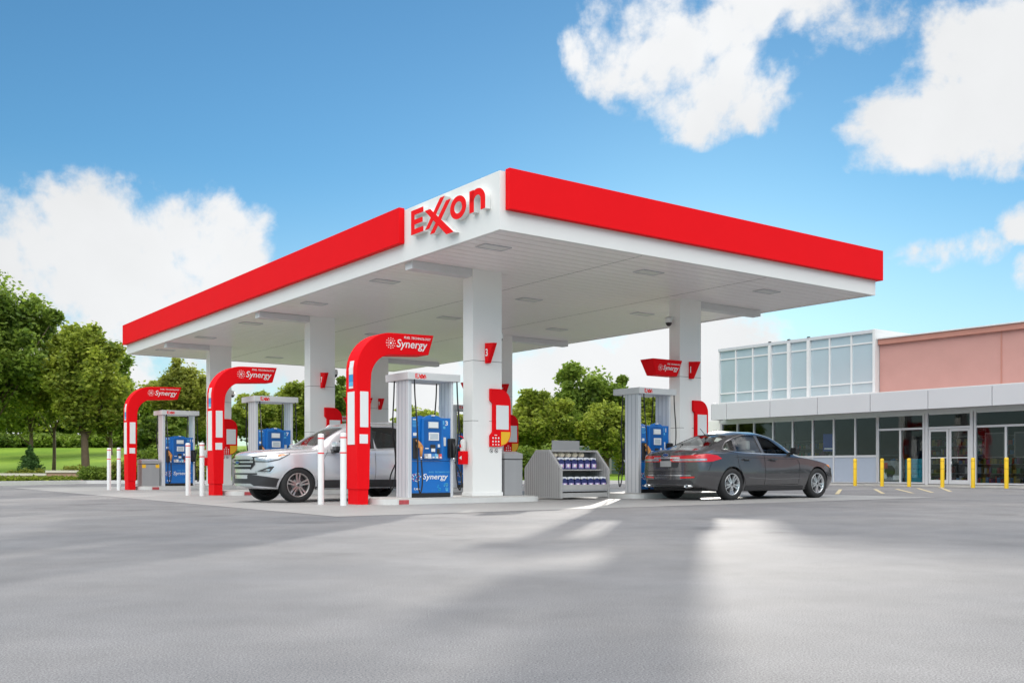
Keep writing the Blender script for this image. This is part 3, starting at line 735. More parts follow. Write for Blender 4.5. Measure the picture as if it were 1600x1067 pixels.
# flags with pump numbers, card signs, cameras on the columns
nums = {(0, 0): '3', (0, 1): '1', (1, 0): '7', (1, 1): '5', (2, 0): '11', (2, 1): '9'}
def colname(k, j): return '%s column of the %s row' % ('left' if j == 0 else 'right', ISL[k])
for (k, j), s in nums.items():
    a0 = (1.58, 7.81)[j]; b0 = 3.2+(0, 8.1, 16.2)[k]
    o = thing('number_flag', 'red number %s flag on the %s' % (s, colname(k, j)), 'number sign', ab(a0+.36, b0, 0), YAW, 'red pump number flags on the columns')
    m = MB(); m.prism([(-.001, 2.96), (-.09, 2.96), (-.32, 3.37), (-.001, 3.39)], 'x', -.05, .05, red, .008); m.build('flag_box', o)
    m = MB(); m.text(s, .22, wtxt, ML(-.051, -.015 if len(s) == 1 else -.01, 3.11), .004, bold=.004, spacing=.9); m.build('number', o)
    # card sign with rounded top and yellow corner
    p = thing('notice_sign', 'red notice board with a white panel on the %s' % colname(k, j), 'sign', ab(a0+.42, b0, 0), YAW, 'red notice boards on the columns')
    def arc(cx, cz, rx, rz, a, b_, n=8): return [(cx+rx*math.cos(R(a+(b_-a)*i/n)), cz+rz*math.sin(R(a+(b_-a)*i/n))) for i in range(n+1)]
    m = MB(); pts = [(0, 2.17), (0, 2.42)]+[(.22, 2.42)]+arc(.24, 2.12, .29, .30, 85, 0)+[(.53, 1.47)]+arc(.22, 1.47, .31, .29, 0, -85)+[(0, 1.18), (0, 1.42), (.07, 1.50), (.07, 2.10)]
    m.prism(pts, 'y', -.07, -.005, red, .004); m.build('board', p)
    m = MB(); m.box(.14, .47, -.076, -.0705, 1.55, 2.07, wpan, .002); m.build('panel', p)
    m = MB(); m.prism([(.27, 1.20)]+[(.27, 1.50), (.51, 1.50)]+arc(.26, 1.48, .25, .27, -8, -84), 'y', -.076, -.0705, ylab); m.build('yellow_corner', p)
    m = MB()
    for q in range(3):
        for w_ in range(2):
            disc(m, .055+.075*q, -.0705, 1.29+.075*w_, .020, wtxt, n=8)
        m.box(.04+.075*q, .07+.075*q, -.074, -.0705, 1.21, 1.235, wtxt)
    m.box(.09, .16, -.074, -.0705, 1.42, 1.435, wtxt); m.build('pictogram', p)
    m = MB()
    for q in (.06, .19):
        for i in range(16):
            t0 = 2*PI*i/16; t1 = 2*PI*(i+1)/16
            m.prism([(q+.045*math.cos(t0), 1.09+.045*math.sin(t0)), (q+.045*math.cos(t1), 1.09+.045*math.sin(t1)), (q+.037*math.cos(t1), 1.09+.037*math.sin(t1)), (q+.037*math.cos(t0), 1.09+.037*math.sin(t0))], 'y', -.004, -.001, dark)
        m.prism([(q-.03, 1.115), (q-.024, 1.12), (q+.03, 1.065), (q+.024, 1.06)], 'y', -.004, -.001, dark); m.box(q-.012, q+.012, -.004, -.001, 1.07, 1.10, dark)
    m.build('safety_symbol', p)
def camera_dome(a, b, z, side, label):
    o = thing('security_camera', label, 'camera', ab(a, b, z), YAW, 'white dome cameras on the columns')
    m = MB(); m.box(min(0, side*.14), max(0, side*.14), -.05, .05, .02, .10, white, .015); m.lathe([(.07, .0), (.09, -.02), (.09, -.10), (.085, -.12)], white, Matrix.Translation((side*.14, 0, .06))); m.lathe([(.095, .07), (.03, .09), (0, .09)], white, Matrix.Translation((side*.14, 0, 0))); m.build('housing', o)
    m = MB(); m.lathe([(0, -.15), (.04, -.14), (.07, -.10), (.078, -.065)], dark, Matrix.Translation((side*.14, 0, 0))); m.build('lens', o)
camera_dome(2.34, 3.5, 3.62, 1, 'white dome camera on the right side of the nearest left column')
camera_dome(2.34, 11.6, 3.45, 1, 'white dome camera on the right side of the middle row left column')
camera_dome(7.81, 3.45, 4.42, -1, 'white dome camera high on the column behind the dark sedan')
camera_dome(2.34, 19.7, 3.35, 1, 'white dome camera below the middle arch on the farthest row column')

# fire extinguishers
for k in range(3):
    o = thing('fire_extinguisher', 'red and white fire extinguisher box on the left column of the %s row' % ISL[k], 'fire extinguisher', ab(1.578, 3.46+(0, 8.1, 16.2)[k], 0), YAW, 'fire extinguishers on the columns')
    m = MB(); m.box(-.14, -.002, -.09, .09, .80, 1.08, red, .012); m.build('bracket_box', o)
    m = MB(); m.lathe([(.055, 1.075), (.062, 1.10), (.062, 1.28), (.05, 1.32), (.02, 1.34), (0, 1.34)], extw, Matrix.Translation((-.072, 0, 0)), 16)
    m.tube([(-.07, 0, 1.33), (-.07, 0, 1.37), (-.15, -.01, 1.40)], .012, red, 6); m.tube([(-.07, 0, 1.35), (-.13, .04, 1.31), (-.14, .05, 1.15)], .01, black, 6); m.build('bottle', o)
    m = MB(); m.prism([(-.05, .90), (.05, .94), (-.05, .98)], 'x', -.144, -.1405, wtxt); m.prism([(-.03, 1.16), (.05, 1.16), (.0, 1.24)], 'x', -.138, -.134, red); m.build('label', o)

# pumps
def make_pump(label, a, b, num):
    o = thing('fuel_pump', label, 'fuel pump', ab(a, b, .12), YAW, 'blue fuel pumps on the islands')
    H1 = 2.38
    for x0, x1, nm in ((-.58, -.491, 0), (.446, .505, 1)):
        m = MB(); m.box(x0, x1, -.30, .17, 0, H1, pillar, .010)
        for q in (-.20, -.065, .07): m.box(x0-.003, x0+.004, q-.016, q+.016, .02, H1-.01, pillard)
        if nm == 0: m.box(x0+.04, x0+.047, -.3025, -.29, .02, H1-.01, pillard)
        m.build('pillar', o)
    m = MB(); m.box(-.625, .63, -.38, .55, H1, H1+.15, alumw, .012); m.build('header', o)
    m = MB(); m.text('E  on', .125, redd, MF(-.46, -.382, H1+.035), bold=.003); m.text('XX', .13, redd, MF(-.405, -.382, H1+.025), shear=.3, bold=.002, spacing=.72)
    m.build('header_lettering', o)
    m = MB(); m.box(-.489, .444, -.275, .145, .091, .74, blue, .012); m.box(-.489, .444, -.278, .148, 0, .09, black, .004); m.build('lower_cabinet', o)
    m = MB(); m.box(-.489, .444, -.285, .155, .745, 1.63, blue, .012); m.build('upper_cabinet', o)
    for s in (-1, 1):
        Fz = Matrix.Translation((-.0175, -.035, 0)) @ Matrix.Diagonal((1.22, 1, 1.035, 1)) @ Matrix.Translation((-.035, 0, 0))
        Mx = Fz if s < 0 else Matrix.Translation((-.035, -.13, 0)) @ Matrix.Rotation(PI, 4, 'Z') @ Fz
        def fin(mm, nm):
            bmesh.ops.transform(mm.bm, matrix=Mx, verts=mm.bm.verts[:]); mm.build(nm, o)
        # console bezel with arched head
        m = MB(); pts = [(-.165, .80), (.235, .80), (.255, 1.0), (.235, 1.545), (.16, 1.60), (.035, 1.635), (-.09, 1.60), (-.165, 1.545), (-.185, 1.0)]
        m.prism(pts, 'y', -.305, -.2505, blue, .010)
        m.prism([(-.13, .86), (.20, .86), (.205, 1.52), (.035, 1.555), (-.135, 1.52)], 'y', -.312, -.3055, mat('pump_blue_dark', (.004, .10, .36), .35), .002); fin(m, 'console')
        m = MB(); m.box(-.06, .14, -.322, -.3125, 1.36, 1.49, screen, .006); m.box(-.05, .13, -.335, -.3225, 1.372, 1.478, wpan, .004)
        m.box(-.05, .15, -.326, -.3125, 1.12, 1.28, wpan, .01); m.box(-.025, .125, -.3285, -.3265, 1.145, 1.255, screen, .002); fin(m, 'display')
        m = MB(); m.box(-.02, .08, -.325, -.3125, .97, 1.04, dark, .006); m.box(-.005, .07, -.33, -.3255, .90, .965, wpan, .004); m.box(.11, .16, -.33, -.3125, .86, .96, dark, .006)
        m.box(.13, .17, -.318, -.3125, .99, 1.05, wpan); m.box(-.12, -.05, -.318, -.3125, .955, .975, wpan); m.box(.0, .06, -.345, -.3055, 1.60, 1.625, wpan)
        fin(m, 'card_reader')
        m = MB(); cl = [(.45, .45, .48), (.78, .78, .80), (.05, .22, .55), (.20, .50, .72), (.72, .10, .09)]
        for q, cc in enumerate(cl):
            mm = mat('grade_%d' % q, cc, .4); x = -.135+.069*q
            m.prism([(-.335, .765-.0), (-.318, .86-.0), (-.306, .86), (-.306, .765)], 'x', x, x+.062, mm); m.box(x+.012, x+.05, -.342, -.334, .775, .805, wpan)
        fin(m, 'grade_button')
        m = MB(); m.text('%s' % num, .125, wtxt, MF(.305, -.2505, 1.43), bold=.003)
        for q in range(5): m.box(-.33, -.22-.02*(q % 3), -.2535, -.2505, 1.50-.028*q, 1.512-.028*q, cyan)
        m.box(-.325, -.24, -.2535, -.2505, 1.52, 1.54, wtxt); m.box(-.32, -.255, -.2535, -.2505, 1.21, 1.27, wtxt); m.box(.26, .29, -.2535, -.2505, 1.44, 1.52, cyan); m.box(.25, .31, -.2535, -.2505, 1.36, 1.41, cyan)
        m.box(.265, .32, -.256, -.2505, 1.02, 1.19, wpan)
        fin(m, 'decal')
        # nozzle boots and nozzles
        m = MB(); m.box(-.335, -.235, -.30, -.2505, .76, 1.17, dark, .02); fin(m, 'nozzle_boot')
        m = MB(); m.box(.345, .465, -.36, -.2505, .78, 1.17, black, .03); fin(m, 'nozzle_boot')
        m = MB(); m.tube([(-.285, -.32, 1.13), (-.25, -.36, 1.05), (-.225, -.38, .98)], [.02, .035, .035], tan, 8); m.tube([(-.225, -.38, 1.0), (-.228, -.385, .90), (-.235, -.385, .80)], [.04, .028, .022], tan, 8)
        m.box(-.30, -.20, -.40, -.34, .97, 1.03, tan, .015); m.tube([(-.23, -.385, .81), (-.228, -.385, .75)], .02, chrome, 8); fin(m, 'nozzle')
        m = MB(); m.tube([(.405, -.36, 1.12), (.41, -.40, 1.0), (.41, -.40, .86), (.41, -.39, .78)], [.02, .035, .028, .02], black, 8); m.tube([(.41, -.39, .79), (.41, -.39, .72)], .02, chrome, 8); fin(m, 'nozzle')
        # hoses
        def hose(p):
            out = []
            for i in range(len(p)-1):
                p0 = Vector(p[max(i-1, 0)]); p1 = Vector(p[i]); p2 = Vector(p[i+1]); p3 = Vector(p[min(i+2, len(p)-1)])
                for q in range(6):
                    t = q/6; out.append(.5*((2*p1)+(-p0+p2)*t+(2*p0-5*p1+4*p2-p3)*t*t+(-p0+3*p1-3*p2+p3)*t**3))
            out.append(Vector(p[-1])); return out
        m = MB(); m.tube(hose([(-.335, -.33, 2.39), (-.33, -.345, 2.0), (-.315, -.40, 1.4), (-.325, -.44, .8), (-.32, -.45, .30), (-.28, -.45, .09), (-.235, -.44, .30), (-.228, -.39, .74)]), .013, black, 8); fin(m, 'hose')
        m = MB(); m.tube(hose([(.50, -.33, 2.39), (.505, -.345, 2.0), (.50, -.40, 1.4), (.43, -.44, .8), (.44, -.45, .34), (.50, -.45, .14), (.53, -.44, .4), (.43, -.39, .71)]), .013, black, 8); fin(m, 'hose')
        m = MB(); brand_marks(m, -.135, -.2425, .36, .155, wtxt, cyan, logo=False)
        # dot cluster emblem and hexagons
        for q in range(26):
            rr = .015+.075*math.sqrt(q/26); aa = q*2.4; disc(m, -.255+rr*math.cos(aa), -.2425, .40+rr*math.sin(aa), .012, (wtxt, cyan, mat('print_pink', (.62, .10, .22), .4))[(q*7) % 3] if q < 22 else wtxt, n=6)
        rnd = random.Random(5)
        for q in range(16):
            x = .10+.30*rnd.random()**.7; z = .11+.20*rnd.random()
            if x+z*.6 > .28: disc(m, min(x, .345), -.2425, z, .012+.018*rnd.random(), (blue2, cyan)[q % 2], n=6)
        m.text('E  on', .055, wtxt, MF(-.30, -.2445, .155), bold=.001); m.text('XX', .055, wtxt, MF(-.273, -.2445, .15), shear=.3, bold=.001, spacing=.7)
        fin(m, 'cabinet_lettering')
    # vertical print on the right pillar
    m = MB()
    for q in range(7): m.box(.4215, .4245, -.05, .04-.02*(q % 2), 1.70+.03*q, 1.71+.03*q, pillard)
    m.build('pillar_decal', o)
    return o
for k in range(3):
    make_pump('blue and white fuel pump numbered %s on the %s island' % (nums[(k, 0)], ISL[k]), .50, 3.37+BOFF[k], nums[(k, 0)])
    make_pump('blue and white fuel pump numbered %s at the far end of the %s island row' % (nums[(k, 1)], ISL[k]), 6.85, 3.37+BOFF[k], nums[(k, 1)])

# bollards
def bollard(name, label, cat, group, pos, h, r, bands, mm, bm_):
    o = thing(name, label, cat, pos, 0, group)
    m = MB(); m.lathe([(r, 0), (r, h-r*.55), (r*.93, h-r*.22), (r*.6, h-.01), (0, h)], mm, None, 20); m.build('post', o)
    for z in bands:
        m = MB(); m.lathe([(r+.003, z), (r+.003, z+.022)], bm_, None, 20); m.build('band', o)
    return o
for k in range(3):
    for j, (aa, bb) in enumerate(((-1.70, 3.66), (-1.58, 2.93))):
        bollard('white_bollard', 'white post with two red bands, %s one of the pair before the %s arch' % (('left', 'right')[j], ISL[k]), 'bollard', 'white bollards before the arches', ab(aa, bb+(0, 8.0, 15.9)[k]), 1.40 if k == 0 else 1.38, .060, (1.0, 1.29), mat('white_post', (.78, .78, .78), .45, var=.04), red)
yn = ['leftmost', 'second from left', 'third from left', 'fourth from left', 'fifth from left', 'rightmost']
for i, bb in enumerate((9.75, 8.53, 7.37, 6.01, 4.83, 3.61)):
    bollard('yellow_bollard', 'yellow steel post before the shop, %s in the row' % yn[i], 'bollard', 'yellow bollards along the shop front', ab(24.6, bb), 1.10, .072, (.68, .97), yellow, mat('yellow_band', (.62, .38, .02), .5))

# bins
def bin_(label, a, b, w=.48, d=.5, h=.93, z=.12, lids=False):
    o = thing('waste_bin', label, 'waste bin', ab(a, b, z), YAW)
    m = MB(); m.box(0, w, 0, d, 0, h*.84, binm, .012); m.build('bin_body', o)
    m = MB(); m.prism([(0, h*.86), (d, h*.86), (d, h*1.02), (d*.5, h*1.04), (0, h*.98)], 'x', -.008, w+.008, binm, .008); m.box(.04, w-.04, -.004, d+.004, h*.841, h*.859, dark); m.build('bin_lid', o)
    if lids:
        for x in (0.0, w-.12):
            m = MB(); m.box(x, x+.12, -.004, -.001, h*.70, h*.83, ylab); m.build('sticker', o)
    return o
bin_('tall grey waste bin on the nearest island right of the number 3 column', 2.42, 3.2)
bin_('grey waste bin with yellow stickers left of the farthest blue pump', -.72, 3.15+BOFF[2], .56, .55, .86, .12, True)
bin_('grey waste bin behind the silver suv beside the farthest row column', 2.55, 19.4, .5, .5, .9, .12)
bin_('grey waste bin on the middle island right of its column', 2.42, 3.2+BOFF[1], .48, .5, .93, .12)

# drinks merchandiser
def merch():
    W = 1.48; D = 1.36
    o = thing('drinks_shelf', 'grey slatted merchandise shelf stocked with washer fluid jugs', 'display shelf', ab(3.90, 3.1, 0), YAW)
    prof = [(0, .03), (0, .70), (.44, 1.14), (.92, 1.14), (D, .72), (D, .03)]
    for x0, nm in ((0, 'side_panel'), (W-.06, 'side_panel')):
        m = MB(); m.prism(prof, 'x', x0, x0+.06, slat, .008)
        xs = x0-.001
        for q in range(1, 17):
            y = q*D/17; zt = min(.70+y, 1.14) if y < .92 else 1.14-(y-.92)*.95
            m.box(x0-.0035, x0+.0635, y-.005, y+.005, .06, zt-.05, slatd)
        m.build(nm, o)
    m = MB(); m.box(.062, W-.062, .02, .07, .05, .155, slat, .006); m.box(.062, W-.062, .015, .06, .19, .215, alum, .004); m.box(.062, W-.062, D-.07, D-.02, .05, .2, slat, .006); m.build('kick_board', o)
    m = MB(); m.box(.062, W-.062, .03, D-.03, .22, .25, slat, .006); m.box(.062, W-.062, .0, .035, .215, .34, slat, .008); m.build('bottom_shelf', o)
    m = MB(); m.box(.062, W-.062, .20, D-.2, .66, .69, slat, .006); m.build('middle_shelf', o)
    m = MB(); m.box(.062, W-.062, .42, .94, 1.095, 1.135, slat, .006); m.build('top_board', o)
    m = MB(); m.box(.25, W-.42, .60, .64, 1.136, 1.36, grey, .006); m.build('header_board', o)
    m = MB(); m.box(.062, W-.062, .66, .70, .26, 1.09, slatd); m.build('back_panel', o)
    return o
merch()
navy = mat('jug_navy', (.035, .045, .16), .3, var=.2); lil = mat('jug_label', (.42, .34, .62), .4, var=.35, scale=18); pinkj = mat('jug_pink', (.62, .32, .46), .4); capw = mat('jug_cap_white', (.78, .80, .84), .4)
cream = mat('cream_pack', (.76, .66, .50), .6)
jug0 = None
ordn = ['first', 'second', 'third', 'fourth', 'fifth', 'sixth', 'seventh']
def make_jug(label, a, b, z):
    o = thing('washer_fluid_jug', label, 'jug', ab(a, b, z), YAW, 'navy and lilac jugs on the display shelf')
    m = MB(); m.prism(rounded([(-.085, 0), (.085, 0), (.085, .17), (.03, .235), (-.03, .235), (-.085, .17)], .02), 'y', -.075, .075, navy, .006); m.build('jug_body', o)
    m = MB(); m.lathe([(.03, .235), (.035, .24), (.035, .27), (0, .272)], capw, None, 12); m.box(-.085, .085, -.06, .06, .215, .262, capw, .015); m.build('cap', o)
    m = MB(); m.box(-.065, .065, -.080, -.0755, .03, .13, lil); disc(m, 0, -.0802, .085, .035, wtxt, n=10); m.box(.03, .062, -.0835, -.0802, .05, .11, pinkj); m.build('label_print', o)
    return o
for rw, (z, y0, n) in enumerate(((.25, .12, 7), (.69, .31, 6))):
    for rk in range(2):
        for i in range(n):
            lab = '%s navy jug from the left in the %s row of the %s shelf' % (ordn[i], ('front', 'back')[rk], ('bottom', 'upper')[rw])
            p = (3.90+.155+.195*i+(.0 if rw == 0 else .06), 3.1+y0+.17*rk, z)
            if jug0 is None: jug0 = make_jug(lab, *p)
            else: dup(jug0, ab(*p), label=lab)
for i in range(5):
    o = thing('cream_bundle', '%s cream wrapped bundle from the left at the top of the drinks shelf' % ordn[i], 'bundle', ab(3.90+.28+.20*i, 3.1+.60, .97), YAW, 'cream bundles at the top of the display shelf')
    m = MB(); m.lathe([(.07, 0), (.092, .03), (.095, .08), (.06, .115), (0, .122)], cream, None, 14); m.build('wrapped_bundle', o)
    m = MB(); m.box(-.09, .09, -.09, .09, -.045, -.002, navy, .01); m.build('tray', o)

make_suv(); make_sedan()

# ------------------------------------------------------------------ shop building
def shop():
    o = thing('shop_building', 'long low shop with glass front, white awning band and pink upper wall', 'building', ab(26.0, 0, 0), YAW)
    x = 0
    B0, B1 = -14.0, 18.25
    m = MB(); m.box(.25, 12, B0, 9.72, 3.70, 5.86, pink); 
    m.build('upper_wall', o, 'pink rendered upper wall')
    m = MB(); m.box(.12, 12.1, B0, 9.72, 5.80, 6.02, pinkd, .01); m.box(.06, 12.1, B0, 9.72, 6.022, 6.07, alumw, .005); m.box(.22, .249, 4.62, 4.66, 3.72, 5.79, pinkd); m.build('cornice', o)
    m = MB(); m.box(.30, 9.0, 9.85, B1-.05, 3.75, 6.35, alumw); m.box(-.05, 9.0, 9.74, 9.86, 3.72, 6.45, alumw, .01); m.build('upper_block', o)
    # upper curtain wall
    us = [18.21, 17.20, 16.18, 15.16, 14.10, 13.04, 11.98, 10.9, 9.86]
    for i in range(8):
        m = MB(); w = .05 if i not in (3, 4, 5) else .09
        g = MB()
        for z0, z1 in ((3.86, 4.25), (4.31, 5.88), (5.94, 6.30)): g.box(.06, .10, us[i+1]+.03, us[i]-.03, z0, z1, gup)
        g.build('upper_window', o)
    m = MB()
    for z0, z1 in ((3.78, 3.86), (4.25, 4.31), (5.88, 5.94)): m.box(.02, .12, 9.87, 18.21, z0, z1, alumw)
    m.build('window_rail', o)
    m = MB(); m.box(-.04, .299, 9.87, 18.25, 6.30, 6.44, alum, .01); m.build('parapet', o)
    for i, u in enumerate(us[:-1]):
        w = .032 if i not in (3, 4, 5) else .075
        m = MB(); m.box(-.01-(.06 if w > .05 else 0), .13, u-w, u+w if i else u+.02, 3.78, 6.299, alumw, .005)
        if w > .05: m.box(-.06, .02, u-.06, u+.06, 6.4405, 6.48, dark)
        m.build('mullion', o)
    # awning band of panels
    js = [17.8, 16.88, 14.36, 11.86, 9.33, 6.83, 4.34, 1.85, -.65, -3.2, -5.7, -8.2, -10.7, -13.2]
    m = MB()
    for p, q in zip(js, js[1:]): m.box(-1.0, -.94, q+.012, p-.012, 2.98, 3.72, awn, .006)
    m.box(-.94, .0, B0+.8, 17.79, 3.02, 3.68, grey); m.box(-.99, .25, B0+.8, 17.8, 3.68, 3.745, alumw, .006); m.box(-1.0, -.2, 17.801, 17.83, 2.98, 3.72, awn)
    m.box(-.02, .12, B0, 18.2, 2.86, 3.03, alum); m.build('awning', o)
    # shop front
    st = [18.08, 17.11, 16.12, 15.02, 13.93, 12.86, 11.78, 10.72, 9.69]
    for i in range(8):
        m = MB(); m.box(.05, .065, st[i+1]+.03, st[i]-.03, 1.26, 2.80, gstore); m.build('shop_window', o)
        m = MB(); m.box(.04, .08, st[i+1]+.03, st[i]-.03, .14, 1.16, spand); m.build('spandrel', o)
    m = MB()
    for u in st: m.box(.0, .12, u-.035, u+.035, .08, 2.86, alum, .004)
    for z0, z1 in ((1.165, 1.255), (2.80, 2.858), (.08, .135)): m.box(.02, .10, 9.73, 18.08, z0, z1, alum)
    m.box(-.02, .3, 18.12, 18.9, .0, 3.0, white); m.build('window_frame', o)
    # glazed bays right of it
    bays = [(9.65, 7.30, [8.64]), (4.15, 1.0, [2.6]), (.85, -2.6, [-.9]), (-2.75, -6.2, [-4.5]), (-6.35, -10, [-8.2]), (-10.15, -13.9, [-12.0])]
    bays = [(9.65, 7.62, [8.64]), (7.45, 5.70, None), (5.52, 3.30, [4.36])]+[(3.15-3.0*i, .35-3.0*i, [1.75-3.0*i]) for i in range(6)]
    for u1, u0, mids in bays:
        m = MB(); m.box(.05, .065, u0+.04, u1-.04, 2.33, 2.80, gstore); m.build('transom_window', o)
        if mids:
            es = [u1]+mids+[u0]
            for p, q in zip(es, es[1:]): m = MB(); m.box(.05, .065, q+.04, p-.04, .16, 2.24, gstore); m.build('shop_window', o)
            m = MB(); m.box(.0, .12, u0-.05, u0+.04, .06, 2.86, alum, .004); m.box(.0, .12, u1-.04, u1+.05, .06, 2.86, alum, .004)
            for q in mids: m.box(.01, .11, q-.04, q+.04, .06, 2.24, alum, .004)
            m.box(.02, .10, u0+.04, u1-.04, 2.245, 2.325, alum); m.box(.02, .10, u0+.04, u1-.04, .08, .155, alum); m.box(.02, .10, u0+.04, u1-.04, 2.805, 2.86, alum); m.build('window_frame', o)
        else:
            m = MB(); m.box(-.01, .12, u0-.10, u0+.02, .06, 2.86, alum, .004); m.box(-.01, .12, u1-.02, u1+.10, .06, 2.86, alum, .004); m.box(.01, .11, u0+.02, u1-.02, 2.24, 2.33, alum, .004); m.box(.02, .10, u0+.04, u1-.04, 2.805, 2.86, alum); m.build('door_frame', o)
            c = (u0+u1)/2
            for p, q, hs in ((u1-.03, c+.01, 1), (c-.01, u0+.03, -1)):
                d = MB(); d.box(.02, .07, p-.09, p, .08, 2.23, alum, .005); d.box(.02, .07, q, q+.09, .08, 2.23, alum, .005)
                d.box(.022, .068, q+.09, p-.09, .08, .26, alum); d.box(.022, .068, q+.09, p-.09, 2.14, 2.23, alum); d.box(.03, .06, q+.09, p-.09, 1.10, 1.14, alum)
                dd = d.build('door', o)
                g = MB(); g.box(.04, .05, q+.09, p-.09, .26, 1.10, gstore); g.box(.04, .05, q+.09, p-.09, 1.14, 2.14, gstore); g.build('pane', dd)
                h = MB(); hy = q+.13 if hs > 0 else p-.13
                h.tube([(.02, hy, .62), (-.05, hy, .62), (-.05, hy, 1.02), (.02, hy, 1.02)], .014, chrome, 8); h.build('handle', dd)
    # interior
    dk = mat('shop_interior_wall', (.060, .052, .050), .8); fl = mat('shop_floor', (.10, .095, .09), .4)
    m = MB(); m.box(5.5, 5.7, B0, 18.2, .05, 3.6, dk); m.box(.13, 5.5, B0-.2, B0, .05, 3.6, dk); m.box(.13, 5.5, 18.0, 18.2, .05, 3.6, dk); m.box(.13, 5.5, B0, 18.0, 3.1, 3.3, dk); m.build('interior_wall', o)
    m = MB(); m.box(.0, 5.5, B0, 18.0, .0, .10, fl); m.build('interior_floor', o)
    return o
shop()
# shop contents: shelf units with goods, each unit a thing
rs = random.Random(11)
good = [mat('goods_%d' % i, c, .5) for i, c in enumerate([(.5, .05, .04), (.08, .25, .5), (.6, .45, .1), (.55, .55, .55), (.1, .3, .12), (.25, .05, .2)])]
def rack(label, a, b0, b1, h, dens=.8):
    o = thing('shelf_unit', label, 'shop shelf', ab(26+a, b0, .10), YAW, 'stocked shelves inside the shop')
    w = b1-b0; m = MB(); m.box(.30, .36, 0, w, 0, h, dark); n = int(h/.38)
    for k in range(n+1): m.box(0, .30, 0, w, k*.38, k*.38+.03, grey)
    m.build('shelf_frame', o); m = MB()
    for k in range(n):
        y = .03
        while y < w-.1:
            ww = rs.uniform(.06, .16); hh = rs.uniform(.12, .27)
            if rs.random() < dens: m.box(.02, .22, y, y+ww*.9, k*.38+.031, k*.38+.031+hh, rs.choice(good))
            y += ww
    g = m.build('goods', o); g['kind'] = 'stuff'
rack('low stocked shelf behind the shop windows left of the wall post', 2.0, 10.0, 13.6, 1.5)
rack('tall stocked shelf behind the left storefront windows', 3.4, 14.2, 17.6, 1.9)
rack('stocked shelf seen through the double door', 2.8, 5.2, 7.9, 1.9)
rack('stocked shelf seen through the right storefront windows', 1.6, .5, 4.1, 1.5)
rack('tall stocked shelf left of the double door', 3.2, 8.2, 9.6, 2.2)
o = thing('water_stack', 'stack of teal shrink wrapped bottle packs inside the left bay', 'bottle packs', ab(26.25, 7.68, .10), YAW)
tealp = mat('teal_pack', (.03, .36, .48), .35, var=.3, scale=14); m = MB()
for k in range(5):
    for q in range(3): m.box(0, .35, .30*q, .30*q+.285, .20*k, .20*k+.19, tealp, .02)
m.build('bottle_pack', o)
o = thing('poster_display', 'black white and red poster board low in the left glazed bay', 'poster', ab(26.16, 8.74, .14), YAW)
m = MB(); m.box(0, .02, 0, .85, 0, .88, mat('poster_ground', (.30, .33, .34), .5, var=.7, scale=5), .004)
m.prism([(.2+.24*math.cos(k*PI/8)+.25, .45+.22*math.sin(k*PI/8)*(1+.2*(k % 2))) for k in range(16)], 'x', -.006, -.001, black); m.box(-.006, -.001, .02, .3, .1, .28, wtxt); m.box(-.006, -.001, .55, .80, .55, .80, good[0]); m.box(-.006, -.001, .60, .78, .15, .4, wtxt); m.build('poster_print', o)
o = thing('blue_notice', 'dark blue notice board behind the shop windows', 'notice', ab(26.3, 11.9, 1.45), YAW)
m = MB(); m.box(0, .03, 0, .62, 0, .75, mat('notice_blue', (.03, .06, .30), .4), .005); m.box(-.004, -.001, .06, .56, .08, .14, wtxt); m.build('notice_sheet', o)
for i, (b, lab) in enumerate(((4.55, 'left dark framed board inside the right glazed bay'), (3.45, 'right dark framed board inside the right glazed bay'))):
    o = thing('framed_board', lab, 'board', ab(26.3, b, 1.1), YAW, 'framed boards in the window')
    m = MB(); m.box(0, .03, 0, .75, 0, .95, mat('board_frame', (.16, .14, .13), .5)); m.build('frame', o); m = MB(); m.box(-.006, -.001, .05, .70, .05, .90, mat('board_face', (.02, .02, .022), .3)); m.build('board_face', o)

